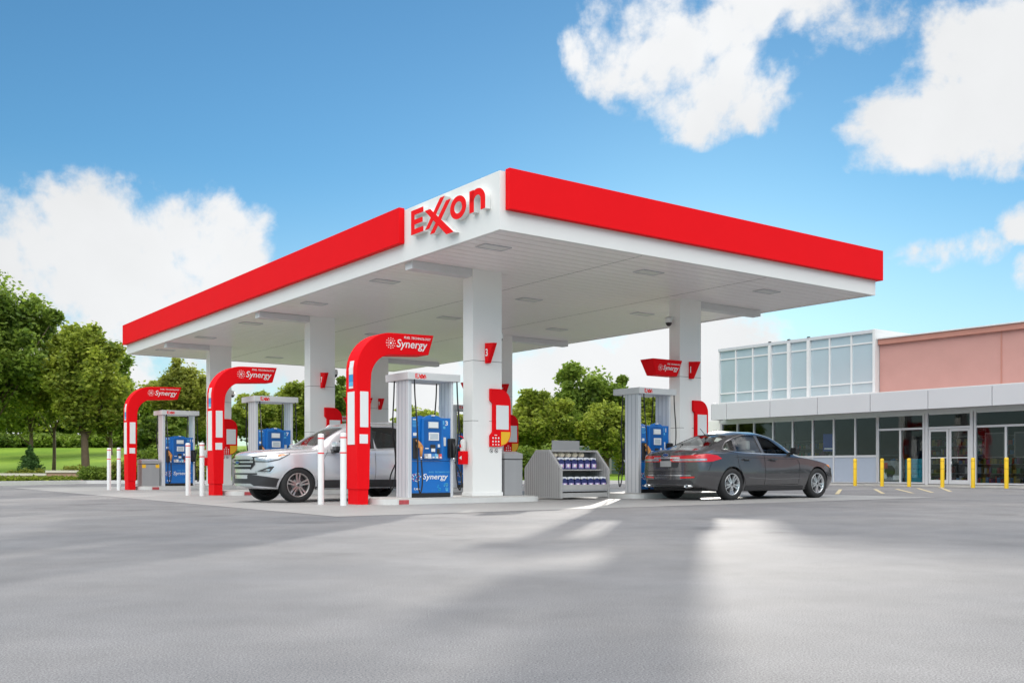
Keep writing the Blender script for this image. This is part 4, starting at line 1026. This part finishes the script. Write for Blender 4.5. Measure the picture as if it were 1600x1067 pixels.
# ------------------------------------------------------------------ ground
def ground_mat():
    m = bpy.data.materials.new('asphalt'); m.use_nodes = True; nt = m.node_tree; N = nt.nodes; L = nt.links; p = N['Principled BSDF']
    tc = N.new('ShaderNodeTexCoord')
    def noise(sc, det=4, rough=.5, mp=None):
        n = N.new('ShaderNodeTexNoise'); n.inputs['Scale'].default_value = sc; n.inputs['Detail'].default_value = det; n.inputs['Roughness'].default_value = rough
        if mp:
            q = N.new('ShaderNodeMapping'); q.inputs['Scale'].default_value = mp; L.new(tc.outputs['Object'], q.inputs[0]); L.new(q.outputs[0], n.inputs['Vector'])
        else: L.new(tc.outputs['Object'], n.inputs['Vector'])
        return n
    big = noise(.16, 7, .6); fine = noise(120, 3, .8); mid = noise(.9, 6, .65); spot = noise(.55, 3, .5)
    r1 = N.new('ShaderNodeValToRGB'); r1.color_ramp.elements[0].position = .32; r1.color_ramp.elements[0].color = (.138, .143, .157, 1); r1.color_ramp.elements[1].position = .70; r1.color_ramp.elements[1].color = (.214, .211, .214, 1)
    L.new(big.outputs['Fac'], r1.inputs[0])
    r2 = N.new('ShaderNodeValToRGB'); r2.color_ramp.elements[0].position = .34; r2.color_ramp.elements[0].color = (.42, .42, .44, 1); r2.color_ramp.elements[1].position = .68; r2.color_ramp.elements[1].color = (1.75, 1.72, 1.66, 1)
    L.new(fine.outputs['Fac'], r2.inputs[0])
    mu = N.new('ShaderNodeMix'); mu.data_type = 'RGBA'; mu.blend_type = 'MULTIPLY'; mu.inputs['Factor'].default_value = .9
    L.new(r1.outputs[0], mu.inputs['A']); L.new(r2.outputs[0], mu.inputs['B'])
    r3 = N.new('ShaderNodeMapRange'); r3.inputs[1].default_value = .3; r3.inputs[2].default_value = .7; r3.inputs[3].default_value = .86; r3.inputs[4].default_value = 1.14; L.new(mid.outputs['Fac'], r3.inputs[0])
    r4 = N.new('ShaderNodeMapRange'); r4.interpolation_type = 'SMOOTHSTEP'; r4.inputs[1].default_value = .30; r4.inputs[2].default_value = .38; r4.inputs[3].default_value = .80; r4.inputs[4].default_value = 1.0; L.new(spot.outputs['Fac'], r4.inputs[0])
    mm = N.new('ShaderNodeMath'); mm.operation = 'MULTIPLY'; L.new(r3.outputs[0], mm.inputs[0]); L.new(r4.outputs[0], mm.inputs[1])
    mu2 = N.new('ShaderNodeVectorMath'); mu2.operation = 'SCALE'; L.new(mu.outputs['Result'], mu2.inputs[0]); L.new(mm.outputs[0], mu2.inputs['Scale'])
    L.new(mu2.outputs[0], p.inputs['Base Color']); p.inputs['Roughness'].default_value = .86; p.inputs['Specular IOR Level'].default_value = .13
    b = N.new('ShaderNodeBump'); b.inputs['Strength'].default_value = .3; b.inputs['Distance'].default_value = .003; L.new(fine.outputs['Fac'], b.inputs['Height']); L.new(b.outputs[0], p.inputs['Normal'])
    return m
def sheet(name, poly, z, m, grid=None):
    b = MB(); t = bmesh.new(); t.faces.new([t.verts.new((p[0], p[1], z)) for p in poly]); b.add(t, m); o = b.build(name); return struct(o)
asph = ground_mat()
def earth():
    return mat('earth', (.09, .11, .05), .95, var=.3, scale=.3)
sheet('ground', [(-400, -200), (400, -200), (400, 700), (-400, 700)], -.06, earth())
sheet('forecourt_asphalt', [(-19.6, -12), (45, -12), (60, 30), (60, 62), (19, 62), (8, 45.4), (-19.6, 46.2), (-21, 33)], 0.0, asph)
cm = mat('forecourt_concrete', (.31, .305, .30), .58, var=.22, scale=.8, bump=.15, bscale=70, rvar=.08, spec=.22)
pts = [ab(a, b) for a, b in ((-3.6, -.9), (12.5, -.9), (12.5, 25.5), (-3.6, 25.5))]
sheet('concrete_pad', [(p.x, p.y) for p in pts], .004, cm)
jm = mat('joint_filler', (.10, .10, .10), .8)
b = MB()
for bb in (5.5, 10.9, 13.6, 18.9, 22): 
    q = [ab(-3.6, bb), ab(12.5, bb), ab(12.5, bb+.02), ab(-3.6, bb+.02)]; t = bmesh.new(); t.faces.new([t.verts.new((p.x, p.y, .008)) for p in q]); b.add(t, jm)
struct(b.build('pad_joints'))
# shop pavement, kerb
b = MB()
def abbox(b, a0, a1, b0, b1, z0, z1, m):
    t = bmesh.new(); A_ = [ab(a0, b0), ab(a1, b0), ab(a1, b1), ab(a0, b1)]
    lo = [t.verts.new((p.x, p.y, z0)) for p in A_]; hi = [t.verts.new((p.x, p.y, z1)) for p in A_]
    t.faces.new(lo[::-1]); t.faces.new(hi)
    for i in range(4): t.faces.new([lo[i], lo[(i+1) % 4], hi[(i+1) % 4], hi[i]])
    b.add(t, m)
abbox(b, 25.0, 26.0, -14, 19, -.02, .07, conc); struct(b.build('shop_pavement'))
b = MB(); abbox(b, 21.5, 25.0, 9.9, 19, -.02, .10, conc); 
b.bm.free()
yl = mat('worn_yellow_line', (.46, .39, .24), .75, var=.3, scale=8)
b = MB()
for p, q in (((12.3, 33.4), (10.4, 27.6)), ((13.17, 33.8), (11.47, 28.2)), ((14.4, 35.0), (12.29, 28.8)), ((16.0, 36.9), (13.35, 30.0)), ((11.0, 33.0), (8.9, 27.0))):
    p = Vector(p); q = Vector(q); n = Vector(((q-p).y, -(q-p).x)).normalized()*.055; t = bmesh.new(); t.faces.new([t.verts.new((c.x, c.y, .006)) for c in (p+n, p-n, q-n, q+n)]); b.add(t, yl)
struct(b.build('painted_hatching'))
# perimeter kerb
b = MB()
def wall(b, p, q, w, z0, z1, m):
    p = Vector(p); q = Vector(q); d = (q-p).normalized(); n = Vector((-d.y, d.x))*w; t = bmesh.new()
    A_ = [p, q, q+n, p+n]; lo = [t.verts.new((c.x, c.y, z0)) for c in A_]; hi = [t.verts.new((c.x, c.y, z1)) for c in A_]
    t.faces.new(lo[::-1]); t.faces.new(hi)
    for i in range(4): t.faces.new([lo[i], lo[(i+1) % 4], hi[(i+1) % 4], hi[i]])
    bmesh.ops.recalc_face_normals(t, faces=t.faces[:]); b.add(t, m)
wall(b, (-30, 31.0), (-19.6, 45.4), .5, -.05, .15, kerbw); wall(b, (-19.6, 45.4), (8, 45.0), .5, -.05, .15, kerbw); wall(b, (8.1, 45.0), (20.0, 61), .5, -.05, .15, kerbw)
struct(b.build('perimeter_kerb'))
# lawn: terrain grid sloping up
def lawn_z(x, y):
    k = max(0.0, min(1.0, (-x-2)/14)); base = .10
    t = max(0, y-47.5); h = min(t, 26)*(.022+.066*k)
    return base+h+.05*math.sin(x*.35)*math.sin(y*.27)
gm = bpy.data.materials.new('lawn_grass'); gm.use_nodes = True
nt = gm.node_tree; N = nt.nodes; L = nt.links; p = N['Principled BSDF']; p.inputs['Roughness'].default_value = .8; p.inputs['Specular IOR Level'].default_value = .2
tc = N.new('ShaderNodeTexCoord'); n1 = N.new('ShaderNodeTexNoise'); n1.inputs['Scale'].default_value = .35; n1.inputs['Detail'].default_value = 8; n2 = N.new('ShaderNodeTexNoise'); n2.inputs['Scale'].default_value = 14; n2.inputs['Detail'].default_value = 4
L.new(tc.outputs['Object'], n1.inputs['Vector']); L.new(tc.outputs['Object'], n2.inputs['Vector'])
av = N.new('ShaderNodeMath'); av.operation = 'MULTIPLY_ADD'; av.inputs[1].default_value = .5; L.new(n1.outputs['Fac'], av.inputs[0]); h5 = N.new('ShaderNodeMath'); h5.operation = 'MULTIPLY'; h5.inputs[1].default_value = .5; L.new(n2.outputs['Fac'], h5.inputs[0]); L.new(h5.outputs[0], av.inputs[2])
r1 = N.new('ShaderNodeValToRGB'); r1.color_ramp.elements[0].position = .35; r1.color_ramp.elements[0].color = (.10, .20, .016, 1); r1.color_ramp.elements[1].position = .65; r1.color_ramp.elements[1].color = (.24, .36, .035, 1); L.new(av.outputs[0], r1.inputs[0]); L.new(r1.outputs[0], p.inputs['Base Color'])
b = MB(); t = bmesh.new(); nx, ny = 60, 40; G = []
for j in range(ny+1):
    y = 45.7+(130-45.7)*(j/ny)**1.6
    G.append([t.verts.new((x_, y, lawn_z(x_, y))) for x_ in [-110+220*i/nx for i in range(nx+1)]])
for j in range(ny):
    for i in range(nx):
        cx = -110+220*(i+.5)/nx; cy = (G[j][i].co.y+G[j+1][i].co.y)/2
        if cx > 7 and cy < 45+(cx-7)*1.35: continue
        f = t.faces.new([G[j][i], G[j][i+1], G[j+1][i+1], G[j+1][i]]); f.smooth = True
b.add(t, gm); struct(b.build('lawn'))
b = MB(); t = bmesh.new(); t.faces.new([t.verts.new(q) for q in ((-19.8, 45.6, .10), (-30.5, 31.2, .10), (-110, 31.2, .3), (-110, 46, .3))]); b.add(t, gm); struct(b.build('verge'))

# retaining wall, two steps
o = thing('retaining_wall', 'low tan brick retaining wall with pale stone cap beside the lawn', 'wall', (-25, 0, 0))
m = MB(); wall(m, (-8.0, 46.3), (2.98, 46.6), .35, .0, .36, brick); wall(m, (3.0, 46.6), (4.9, 46.7), .35, .0, .50, brick); m.build('brick_face', o)
m = MB(); wall(m, (-8.05, 46.24), (3.0, 46.54), .45, .361, .47, capst); wall(m, (2.96, 46.54), (4.95, 46.64), .45, .501, .61, capst); m.build('cap_stone', o)
# fence
def fence():
    o = thing('panel_fence', 'blue green panel fence with rails behind the lawn', 'fence', (0, 60, 0))
    m = MB(); x = -16.0
    while x < 9.5:
        m.box(x+.06, x+1.94, .0, .03, .35, 2.0, fencem); x += 2.0
    m.build('fence_panel', o)
    m = MB(); m.box(-16, 10, -.05, -.002, .6, .66, alum); m.box(-16, 10, -.05, -.002, 1.25, 1.31, alum); m.box(-16, 10, -.05, -.002, 2.0, 2.06, alum); m.build('fence_rail', o)
    x = -16.0
    while x < 10:
        m = MB(); m.box(x-.06, x+.06, -.06, .06, 0, 2.15, alum); m.build('fence_post', o); x += 2.0
fence()

# ------------------------------------------------------------------ vegetation
def leaves_mesh(name, clusters, leaf, m, rng, flat=.0):
    """clusters: (center, radius xyz, count)"""
    P = []
    for c, r, n in clusters:
        d = rng.normal(size=(n, 3)); d /= np.linalg.norm(d, axis=1)[:, None]
        rad = rng.uniform(.05, 1.0, n)**.5; rad = np.where(rng.random(n) < .35, rad*rng.uniform(.7, 1, n), rad)
        P.append(np.array(c)+d*rad[:, None]*np.array(r)+d*(min(.3, .3*max(r))*rng.random(n)**3)[:, None])
    P = np.concatenate(P); n = len(P)
    u = rng.normal(size=(n, 3)); u[:, 2] *= .5; u /= np.linalg.norm(u, axis=1)[:, None]
    w = rng.normal(size=(n, 3)); v = np.cross(u, w); v /= np.linalg.norm(v, axis=1)[:, None]
    s = (leaf*rng.uniform(.6, 1.3, n))[:, None]
    V = np.stack([P-u*s, P-v*s*.55, P+u*s, P+v*s*.55], 1).reshape(-1, 3)
    me = bpy.data.meshes.new(name); me.vertices.add(4*n); me.vertices.foreach_set('co', V.ravel().astype(np.float32))
    me.loops.add(4*n); me.loops.foreach_set('vertex_index', np.arange(4*n, dtype=np.int32)); me.polygons.add(n)
    me.polygons.foreach_set('loop_start', np.arange(0, 4*n, 4, dtype=np.int32)); me.update(calc_edges=True); me.validate(); me.materials.append(m)
    return me
def make_tree(name, label, loc, h, rx, base, m, seed, n=14000, leaf=.16, group=None, lean=0, top=.25, trunk=.16, ncl=95, gap=.155):
    rng = np.random.default_rng(seed); o = thing(name, label, 'tree', loc, 0, group)
    cz = (h+base)/2; rz = (h-base)/2; cl = []
    while len(cl) < ncl:
        d = rng.normal(size=3); d /= np.linalg.norm(d); q = rng.uniform(.25, .96); p = d*q
        x = p[0]*rx; y = p[1]*rx; z = cz+p[2]*rz*.88
        sh_ = 1-.35*max(0, p[2])**2*top
        rr = rng.uniform(.55, 1.6)*gap
        cl.append(((x*sh_, y*sh_, z), (rx*rr, rx*rr, rz*rr*.72), int(2.0*n/ncl*rng.uniform(.6, 1.4))))
    cl.append(((0, 0, cz), (rx*.74, rx*.74, rz*.80), n//4))
    me = leaves_mesh('crown', cl, leaf*.86, m, rng); c = bpy.data.objects.new('crown', me); COL.objects.link(c); c.parent = o
    b = MB(); b.tube([(0, 0, -.3), (0.03+lean*.1, 0, base*.5), (.0+lean*.3, .05, base+rz*.4), (lean*.3, 0, cz+rz*.3)], [trunk*1.25, trunk, trunk*.7, trunk*.3], bark, 9)
    for i in range(0, len(cl)-1, 6):
        cc = cl[i][0]; s0 = base*.7+(cc[2]-base)*.25
        b.tube([(lean*.2, 0, max(s0, base*.6)), (cc[0]*.5, cc[1]*.5, (s0+cc[2])/2), cc], [trunk*.32, trunk*.18, trunk*.05], bark, 5)
    b.build('trunk', o); return o
def at(px, Y): return ((px-800)/1540*Y, Y)
def top(py, Y): return .72+(731-py)*Y/1540
tl = [  # px, depth, top y, radius, base, material, label, leafcount
    (-18, 50, 408, 3.8, 1.5, fol_dark, 'tall dark tree at the left edge, tallest on the lawn', 26000, .15, 0),
    (48, 62, 505, 3.2, .6, fol_mid, 'green tree behind the lawn between the tall dark tree and the thick trunk', 15000, .17, 0),
    (84, 53, 508, 1.9, 1.6, fol_mid, 'light green tree with a slim trunk on the lawn', 13000, .14, 0),
    (134, 49.5, 498, 2.05, 1.45, fol_mid, 'full green tree with the thick leaning trunk on the lawn', 22000, .14, -.4),
    (172, 64, 545, 2.0, .3, fol_dark, 'dark tree directly behind the thick trunk tree', 12000, .17, 0),
    (-30, 74, 560, 4.2, .1, fol_dark, 'dark background tree at the left edge behind the lawn', 9000, .2, 0),
    (40, 80, 600, 4.0, .1, fol_dark, 'dark background tree second from the left along the lawn top', 9000, .2, 0),
    (105, 76, 590, 3.6, .1, fol_dark, 'dark background tree above the middle of the lawn', 9000, .2, 0),
    (160, 80, 610, 3.4, .1, fol_mid, 'green background tree right of the thick trunk', 9000, .2, 0),
    (222, 78, 592, 2.6, .3, fol_mid, 'small green tree left above the farthest arch', 9000, .18, 0),
    (286, 58, 562, 2.1, 1.2, fol_yel, 'yellow green tree behind the farthest pump', 13000, .14, 0),
    (252, 54, 640, 1.8, .1, fol_dark, 'dark low tree filling the gap behind the farthest arch', 9000, .15, 0),
    (330, 64, 630, 2.2, .1, fol_dark, 'dark low tree behind the middle arch', 9000, .16, 0),
    (402, 66, 610, 2.5, .2, fol_mid, 'mid green tree behind the middle pump header', 12000, .16, 0),
    (468, 70, 592, 2.8, .2, fol_mid, 'green tree between the middle pump and its column', 12000, .16, 0),
    (532, 64, 592, 2.0, .1, fol_dark, 'dark tree left of the nearest arch', 10000, .16, 0),
    (652, 84, 632, 2.8, .2, fol_mid, 'small distant tree left of the header of the nearest pump', 6000, .2, 0),
    (700, 78, 640, 2.5, .2, fol_yel, 'pale distant tree behind the nearest pump', 6000, .2, 0),
    (842, 56, 607, 2.25, .3, fol_mid, 'rounded mid green tree right of the nearest column', 20000, .14, 0),
    (920, 62, 566, 3.1, .4, fol_dark, 'tallest tree behind the drinks shelf', 24000, .16, 0),
    (948, 55, 625, 1.9, .5, fol_mid, 'lower light tree in front of the tallest one behind the shelf', 14000, .14, 0),
    (1010, 60, 612, 2.6, .4, fol_mid, 'green tree behind the pump numbered 1', 14000, .15, 0),
]
for i, (px, Y, py, rx, base, m, lab, n, leaf, lean) in enumerate(tl):
    x, y = at(px, Y); z = lawn_z(x, y)
    make_tree('tree', lab, (x, y, z), (top(py, Y)-z)*1.06, rx, base, m, 100+i, n, leaf, None, lean, trunk=.20 if i in (0, 3) else .09 if i == 2 else .13)
# young conifer
x, y = at(47, 49); z = lawn_z(x, y)
o = thing('young_conifer', 'small bushy dark conifer on the lawn before the brick wall', 'tree', (x, y, z))
rng = np.random.default_rng(3); cl = [((.3*(1-k/12)*math.cos(k*2.3), .3*(1-k/12)*math.sin(k*2.3), .2+1.3*k/12), (.62*(1-k/13), .62*(1-k/13), .16), 420) for k in range(13)]
c = bpy.data.objects.new('crown', leaves_mesh('crown', cl, .06, fol_con, rng)); COL.objects.link(c); c.parent = o
b = MB(); b.tube([(0, 0, -.1), (0, 0, .8), (0, 0, 1.6)], [.05, .035, .01], bark, 7); b.build('trunk', o)
# hedges and shrubs
def hedge(name, label, loc, sx, sy, h, m, seed, n, leaf=.07, cat='hedge', cells=None):
    rng = np.random.default_rng(seed); o = thing(name, label, cat, loc); k = cells or max(3, int(sx*1.6)); cl = []
    for i in range(k):
        cl.append(((-sx/2+sx*(i+.5)/k, rng.uniform(-.1, .1)*sy, h*.5+rng.uniform(-.06, .06)*h), (sx/k*.75, sy*.5, h*rng.uniform(.46, .58)), n//k))
    c = bpy.data.objects.new('foliage', leaves_mesh('foliage', cl, leaf, m, rng)); COL.objects.link(c); c.parent = o
    b = MB()
    for i in range(k): b.tube([(cl[i][0][0], 0, -.1), (cl[i][0][0]+.05, 0, h*.6)], [.03, .012], bark, 5)
    b.build('stems', o); return o
def hz(px, Y, px2, py, lab, m, seed, n, sy=.8, name='hedge', leaf=.07, cat='hedge', Yz=None):
    x0 = at(px, Y)[0]; x1 = at(px2, Y)[0]; z = lawn_z((x0+x1)/2, Y) if Y > 45.7 else .02
    hedge(name, lab, ((x0+x1)/2, Y, z), x1-x0, sy, max(.16, top(py, Y)-z), m, seed, n, leaf, cat)
hz(128, 45.9, 172, 731, 'clipped dark hedge right of the brick wall end', fol_dark, 41, 6000)
hz(170, 46.6, 330, 722, 'clipped green hedge behind the farthest island', fol_yel, 42, 14000)
hz(205, 48.0, 335, 700, 'dark shrub mass behind the farthest pump', fol_dark, 43, 12000, 1.2, leaf=.1)
hz(-30, 46.0, 60, 750.2, 'low green shrub row at the foot of the wall, left part', fol_mid, 44, 3500, .5, 'low_shrub', .06, 'shrub')
hz(60, 46.1, 120, 748.5, 'low green shrub row at the foot of the taller wall step', fol_mid, 45, 4500, .5, 'low_shrub', .06, 'shrub')
hz(10, 47.6, 72, 734, 'reddish low planting above the lower wall step', fol_yel, 46, 2500, .4, 'low_shrub', .06, 'shrub')
hz(100, 47.6, 132, 729, 'small mounded shrub above the taller wall step', fol_yel, 47, 2500, .5, 'low_shrub', .06, 'shrub')
hz(335, 50, 560, 706, 'long dark shrub border behind the middle island', fol_dark, 48, 16000, 1.4, leaf=.1)
hz(560, 52, 800, 716, 'long green shrub border behind the nearest pump', fol_mid, 49, 14000, 1.4, leaf=.1)
hz(790, 49, 868, 700, 'dark shrubs between the bin and the drinks shelf', fol_dark, 50, 9000, 1.4, leaf=.09)
hz(868, 56, 935, 706, 'dark shrubs behind the drinks shelf', fol_dark, 51, 9000, 1.2, leaf=.1)
hz(-120, 72, 250, 680, 'far dark thicket along the top of the lawn', fol_dark, 52, 26000, 2.5, leaf=.14)
hz(965, 58, 1140, 700, 'shrubs behind the pump numbered 1 and the sedan', fol_mid, 53, 12000, 1.5, leaf=.1)

# ------------------------------------------------------------------ camera
cam = bpy.data.cameras.new('camera'); co = bpy.data.objects.new('camera', cam); COL.objects.link(co)
co.location = (0, 0, .72); co.rotation_euler = (R(90), 0, 0); cam.lens = 36*1540/1600; cam.sensor_width = 36; cam.shift_y = (731-533.5)/1600; cam.clip_end = 2000; cam.clip_start = .05
S.camera = co

# ------------------------------------------------------------------ light and sky
SUN_AZ = math.atan2(.19, 1.0)      # from +Y towards +X
SUN_EL = R(9.5)
sd = bpy.data.lights.new('sun', 'SUN'); sd.energy = 1.4; sd.angle = R(.9); sd.color = (1.0, .95, .87)
so = bpy.data.objects.new('sun', sd); COL.objects.link(so)
dirv = Vector((math.sin(SUN_AZ)*math.cos(SUN_EL), math.cos(SUN_AZ)*math.cos(SUN_EL), math.sin(SUN_EL)))
so.rotation_euler = (-dirv).to_track_quat('-Z', 'Y').to_euler(); so.location = (0, 0, 30)
W = bpy.data.worlds.new('World'); S.world = W; W.use_nodes = True; nt = W.node_tree; N = nt.nodes; L = nt.links; N.clear()
out = N.new('ShaderNodeOutputWorld'); bg = N.new('ShaderNodeBackground'); L.new(bg.outputs[0], out.inputs[0]); bg.inputs['Strength'].default_value = .05
sky = N.new('ShaderNodeTexSky'); sky.sky_type = 'NISHITA'; sky.sun_disc = False; sky.sun_elevation = SUN_EL; sky.sun_rotation = SUN_AZ; sky.dust_density = 0.1; sky.air_density = 1.0; sky.ozone_density = 2.5
tc = N.new('ShaderNodeTexCoord'); nrm = N.new('ShaderNodeVectorMath'); nrm.operation = 'NORMALIZE'; L.new(tc.outputs['Generated'], nrm.inputs[0])
sep = N.new('ShaderNodeSeparateXYZ'); L.new(nrm.outputs[0], sep.inputs[0])
def math_(op, a, b=None, c=None, clamp=False):
    n = N.new('ShaderNodeMath'); n.operation = op; n.use_clamp = clamp
    for i, q in enumerate((a, b, c)):
        if q is None: continue
        if isinstance(q, (int, float)): n.inputs[i].default_value = q
        else: L.new(q, n.inputs[i])
    return n.outputs[0]
az = math_('ARCTAN2', sep.outputs[0], sep.outputs[1]); el = math_('ARCSINE', sep.outputs[2])
def nz(sc, det, rough, vec=None, dist=0.0, mp=None):
    n = N.new('ShaderNodeTexNoise'); n.inputs['Scale'].default_value = sc; n.inputs['Detail'].default_value = det; n.inputs['Roughness'].default_value = rough; n.inputs['Distortion'].default_value = dist
    v = vec or nrm.outputs[0]
    if mp: q = N.new('ShaderNodeMapping'); q.inputs['Scale'].default_value = mp; L.new(v, q.inputs[0]); v = q.outputs[0]
    L.new(v, n.inputs['Vector']); return n.outputs['Fac']
# billowy clouds placed by bearing and elevation
BL = [  # px, py, rx, ry (degrees per pixel handled below), weight
    (-40, 470, 190, 170, 1.2), (120, 400, 120, 125, 1.3), (240, 430, 190, 130, 1.4), (350, 400, 95, 100, 1.3), (60, 560, 300, 120, 1.1), (300, 540, 300, 100, .9),
    (1010, 60, 110, 110, 1.3), (1090, 150, 120, 65, 1.0), (1180, 120, 90, 75, 1.1), (1160, 30, 190, 70, 1.0), (1300, 30, 150, 75, 1.15),
    (1575, 105, 190, 140, 1.5), (1430, 190, 120, 72, 1.15), (1600, 40, 190, 90, 1.2), (1570, 235, 100, 45, .6),
    (1480, 392, 85, 32, .72), (1595, 345, 38, 32, .7), (1605, 425, 25, 32, .6),
    (1060, 560, 130, 110, 1.5), (920, 600, 190, 100, 1.2), (760, 610, 220, 90, 1.0), (1180, 600, 80, 130, 1.1), (560, 610, 220, 90, .9), (1240, 500, 90, 50, .4)]
acc = None
for px, py, rx, ry, w in BL:
    a0 = math.atan2(px-800, 1540); e0 = math.atan2(731-py, math.hypot(1540, px-800)); k = 1/1540*math.cos(a0)
    d1 = math_('MULTIPLY', math_('SUBTRACT', az, a0), 1/(rx*k*math.cos(a0)+1e-6)); d2 = math_('MULTIPLY', math_('SUBTRACT', el, e0), 1/(ry*k))
    d = math_('ADD', math_('MULTIPLY', d1, d1), math_('MULTIPLY', d2, d2))
    g = math_('MULTIPLY', math_('MAXIMUM', math_('SUBTRACT', 1.0, math_('MULTIPLY', d, .5)), 0.0), w)
    acc = g if acc is None else math_('MAXIMUM', acc, g)
n1 = nz(7, 9, .58, dist=.25); n2 = nz(30, 6, .6)
amp = math_('MULTIPLY', acc, 4.0, clamp=True)
den = math_('ADD', acc, math_('MULTIPLY', amp, math_('ADD', math_('MULTIPLY', math_('SUBTRACT', n1, .52), 3.2), math_('MULTIPLY', math_('SUBTRACT', n2, .5), .8))))
mr = N.new('ShaderNodeMapRange'); mr.interpolation_type = 'SMOOTHSTEP'; mr.inputs[1].default_value = .44; mr.inputs[2].default_value = .93; L.new(den, mr.inputs[0]); front = mr.outputs[0]
# haze towards horizon
hzf = N.new('ShaderNodeMapRange'); hzf.interpolation_type = 'SMOOTHSTEP'; hzf.inputs[1].default_value = .30; hzf.inputs[2].default_value = .0; hzf.inputs[3].default_value = 0; hzf.inputs[4].default_value = .45; L.new(el, hzf.inputs[0])
# broad cloud deck out of view, added as fill light from behind and above
n3 = nz(2.2, 8, .55)
mb = N.new('ShaderNodeMapRange'); mb.interpolation_type = 'SMOOTHSTEP'; mb.inputs[1].default_value = .33; mb.inputs[2].default_value = .52; L.new(n3, mb.inputs[0])
bk = N.new('ShaderNodeMapRange'); bk.interpolation_type = 'SMOOTHSTEP'; bk.inputs[1].default_value = -.30; bk.inputs[2].default_value = .35; L.new(math_('SUBTRACT', math_('MULTIPLY', math_('SUBTRACT', sep.outputs[2], .52), 2.2), sep.outputs[1]), bk.inputs[0])
ef = N.new('ShaderNodeMapRange'); ef.interpolation_type = 'SMOOTHSTEP'; ef.inputs[1].default_value = .12; ef.inputs[2].default_value = .5; L.new(el, ef.inputs[0])
back = math_('MULTIPLY', math_('MULTIPLY', mb.outputs[0], bk.outputs[0]), ef.outputs[0])
# colours
tint = N.new('ShaderNodeMix'); tint.data_type = 'RGBA'; tint.blend_type = 'MULTIPLY'; tint.inputs['Factor'].default_value = 1; tint.inputs['B'].default_value = (SKYR, SKYG, SKYB, 1) if False else (.62, .97, 1.12, 1); L.new(sky.outputs[0], tint.inputs['A'])
shade = N.new('ShaderNodeMapRange'); shade.inputs[1].default_value = .3; shade.inputs[2].default_value = .75; shade.inputs[3].default_value = .84; shade.inputs[4].default_value = 1.0; L.new(nz(5, 6, .5), shade.inputs[0])
cloudc = N.new('ShaderNodeVectorMath'); cloudc.operation = 'SCALE'; cloudc.inputs[0].default_value = (6.9, 7.0, 7.1); L.new(shade.outputs[0], cloudc.inputs['Scale'])
m1 = N.new('ShaderNodeMix'); m1.data_type = 'RGBA'; L.new(hzf.outputs[0], m1.inputs['Factor']); L.new(tint.outputs['Result'], m1.inputs['A']); m1.inputs['B'].default_value = (5.8, 6.3, 6.7, 1)
m2 = N.new('ShaderNodeMix'); m2.data_type = 'RGBA'; L.new(front, m2.inputs['Factor']); L.new(m1.outputs['Result'], m2.inputs['A']); L.new(cloudc.outputs[0], m2.inputs['B'])
m3 = N.new('ShaderNodeMix'); m3.data_type = 'RGBA'; L.new(back, m3.inputs['Factor']); L.new(m2.outputs['Result'], m3.inputs['A']); m3.inputs['B'].default_value = (23.0, 22.8, 22.2, 1)
L.new(m3.outputs['Result'], bg.inputs[0])
S.view_settings.view_transform = 'Standard'; S.view_settings.look = 'None'; S.view_settings.exposure = 1.48; S.view_settings.gamma = 1
S.cycles.max_bounces = 8; S.cycles.transparent_max_bounces = 16
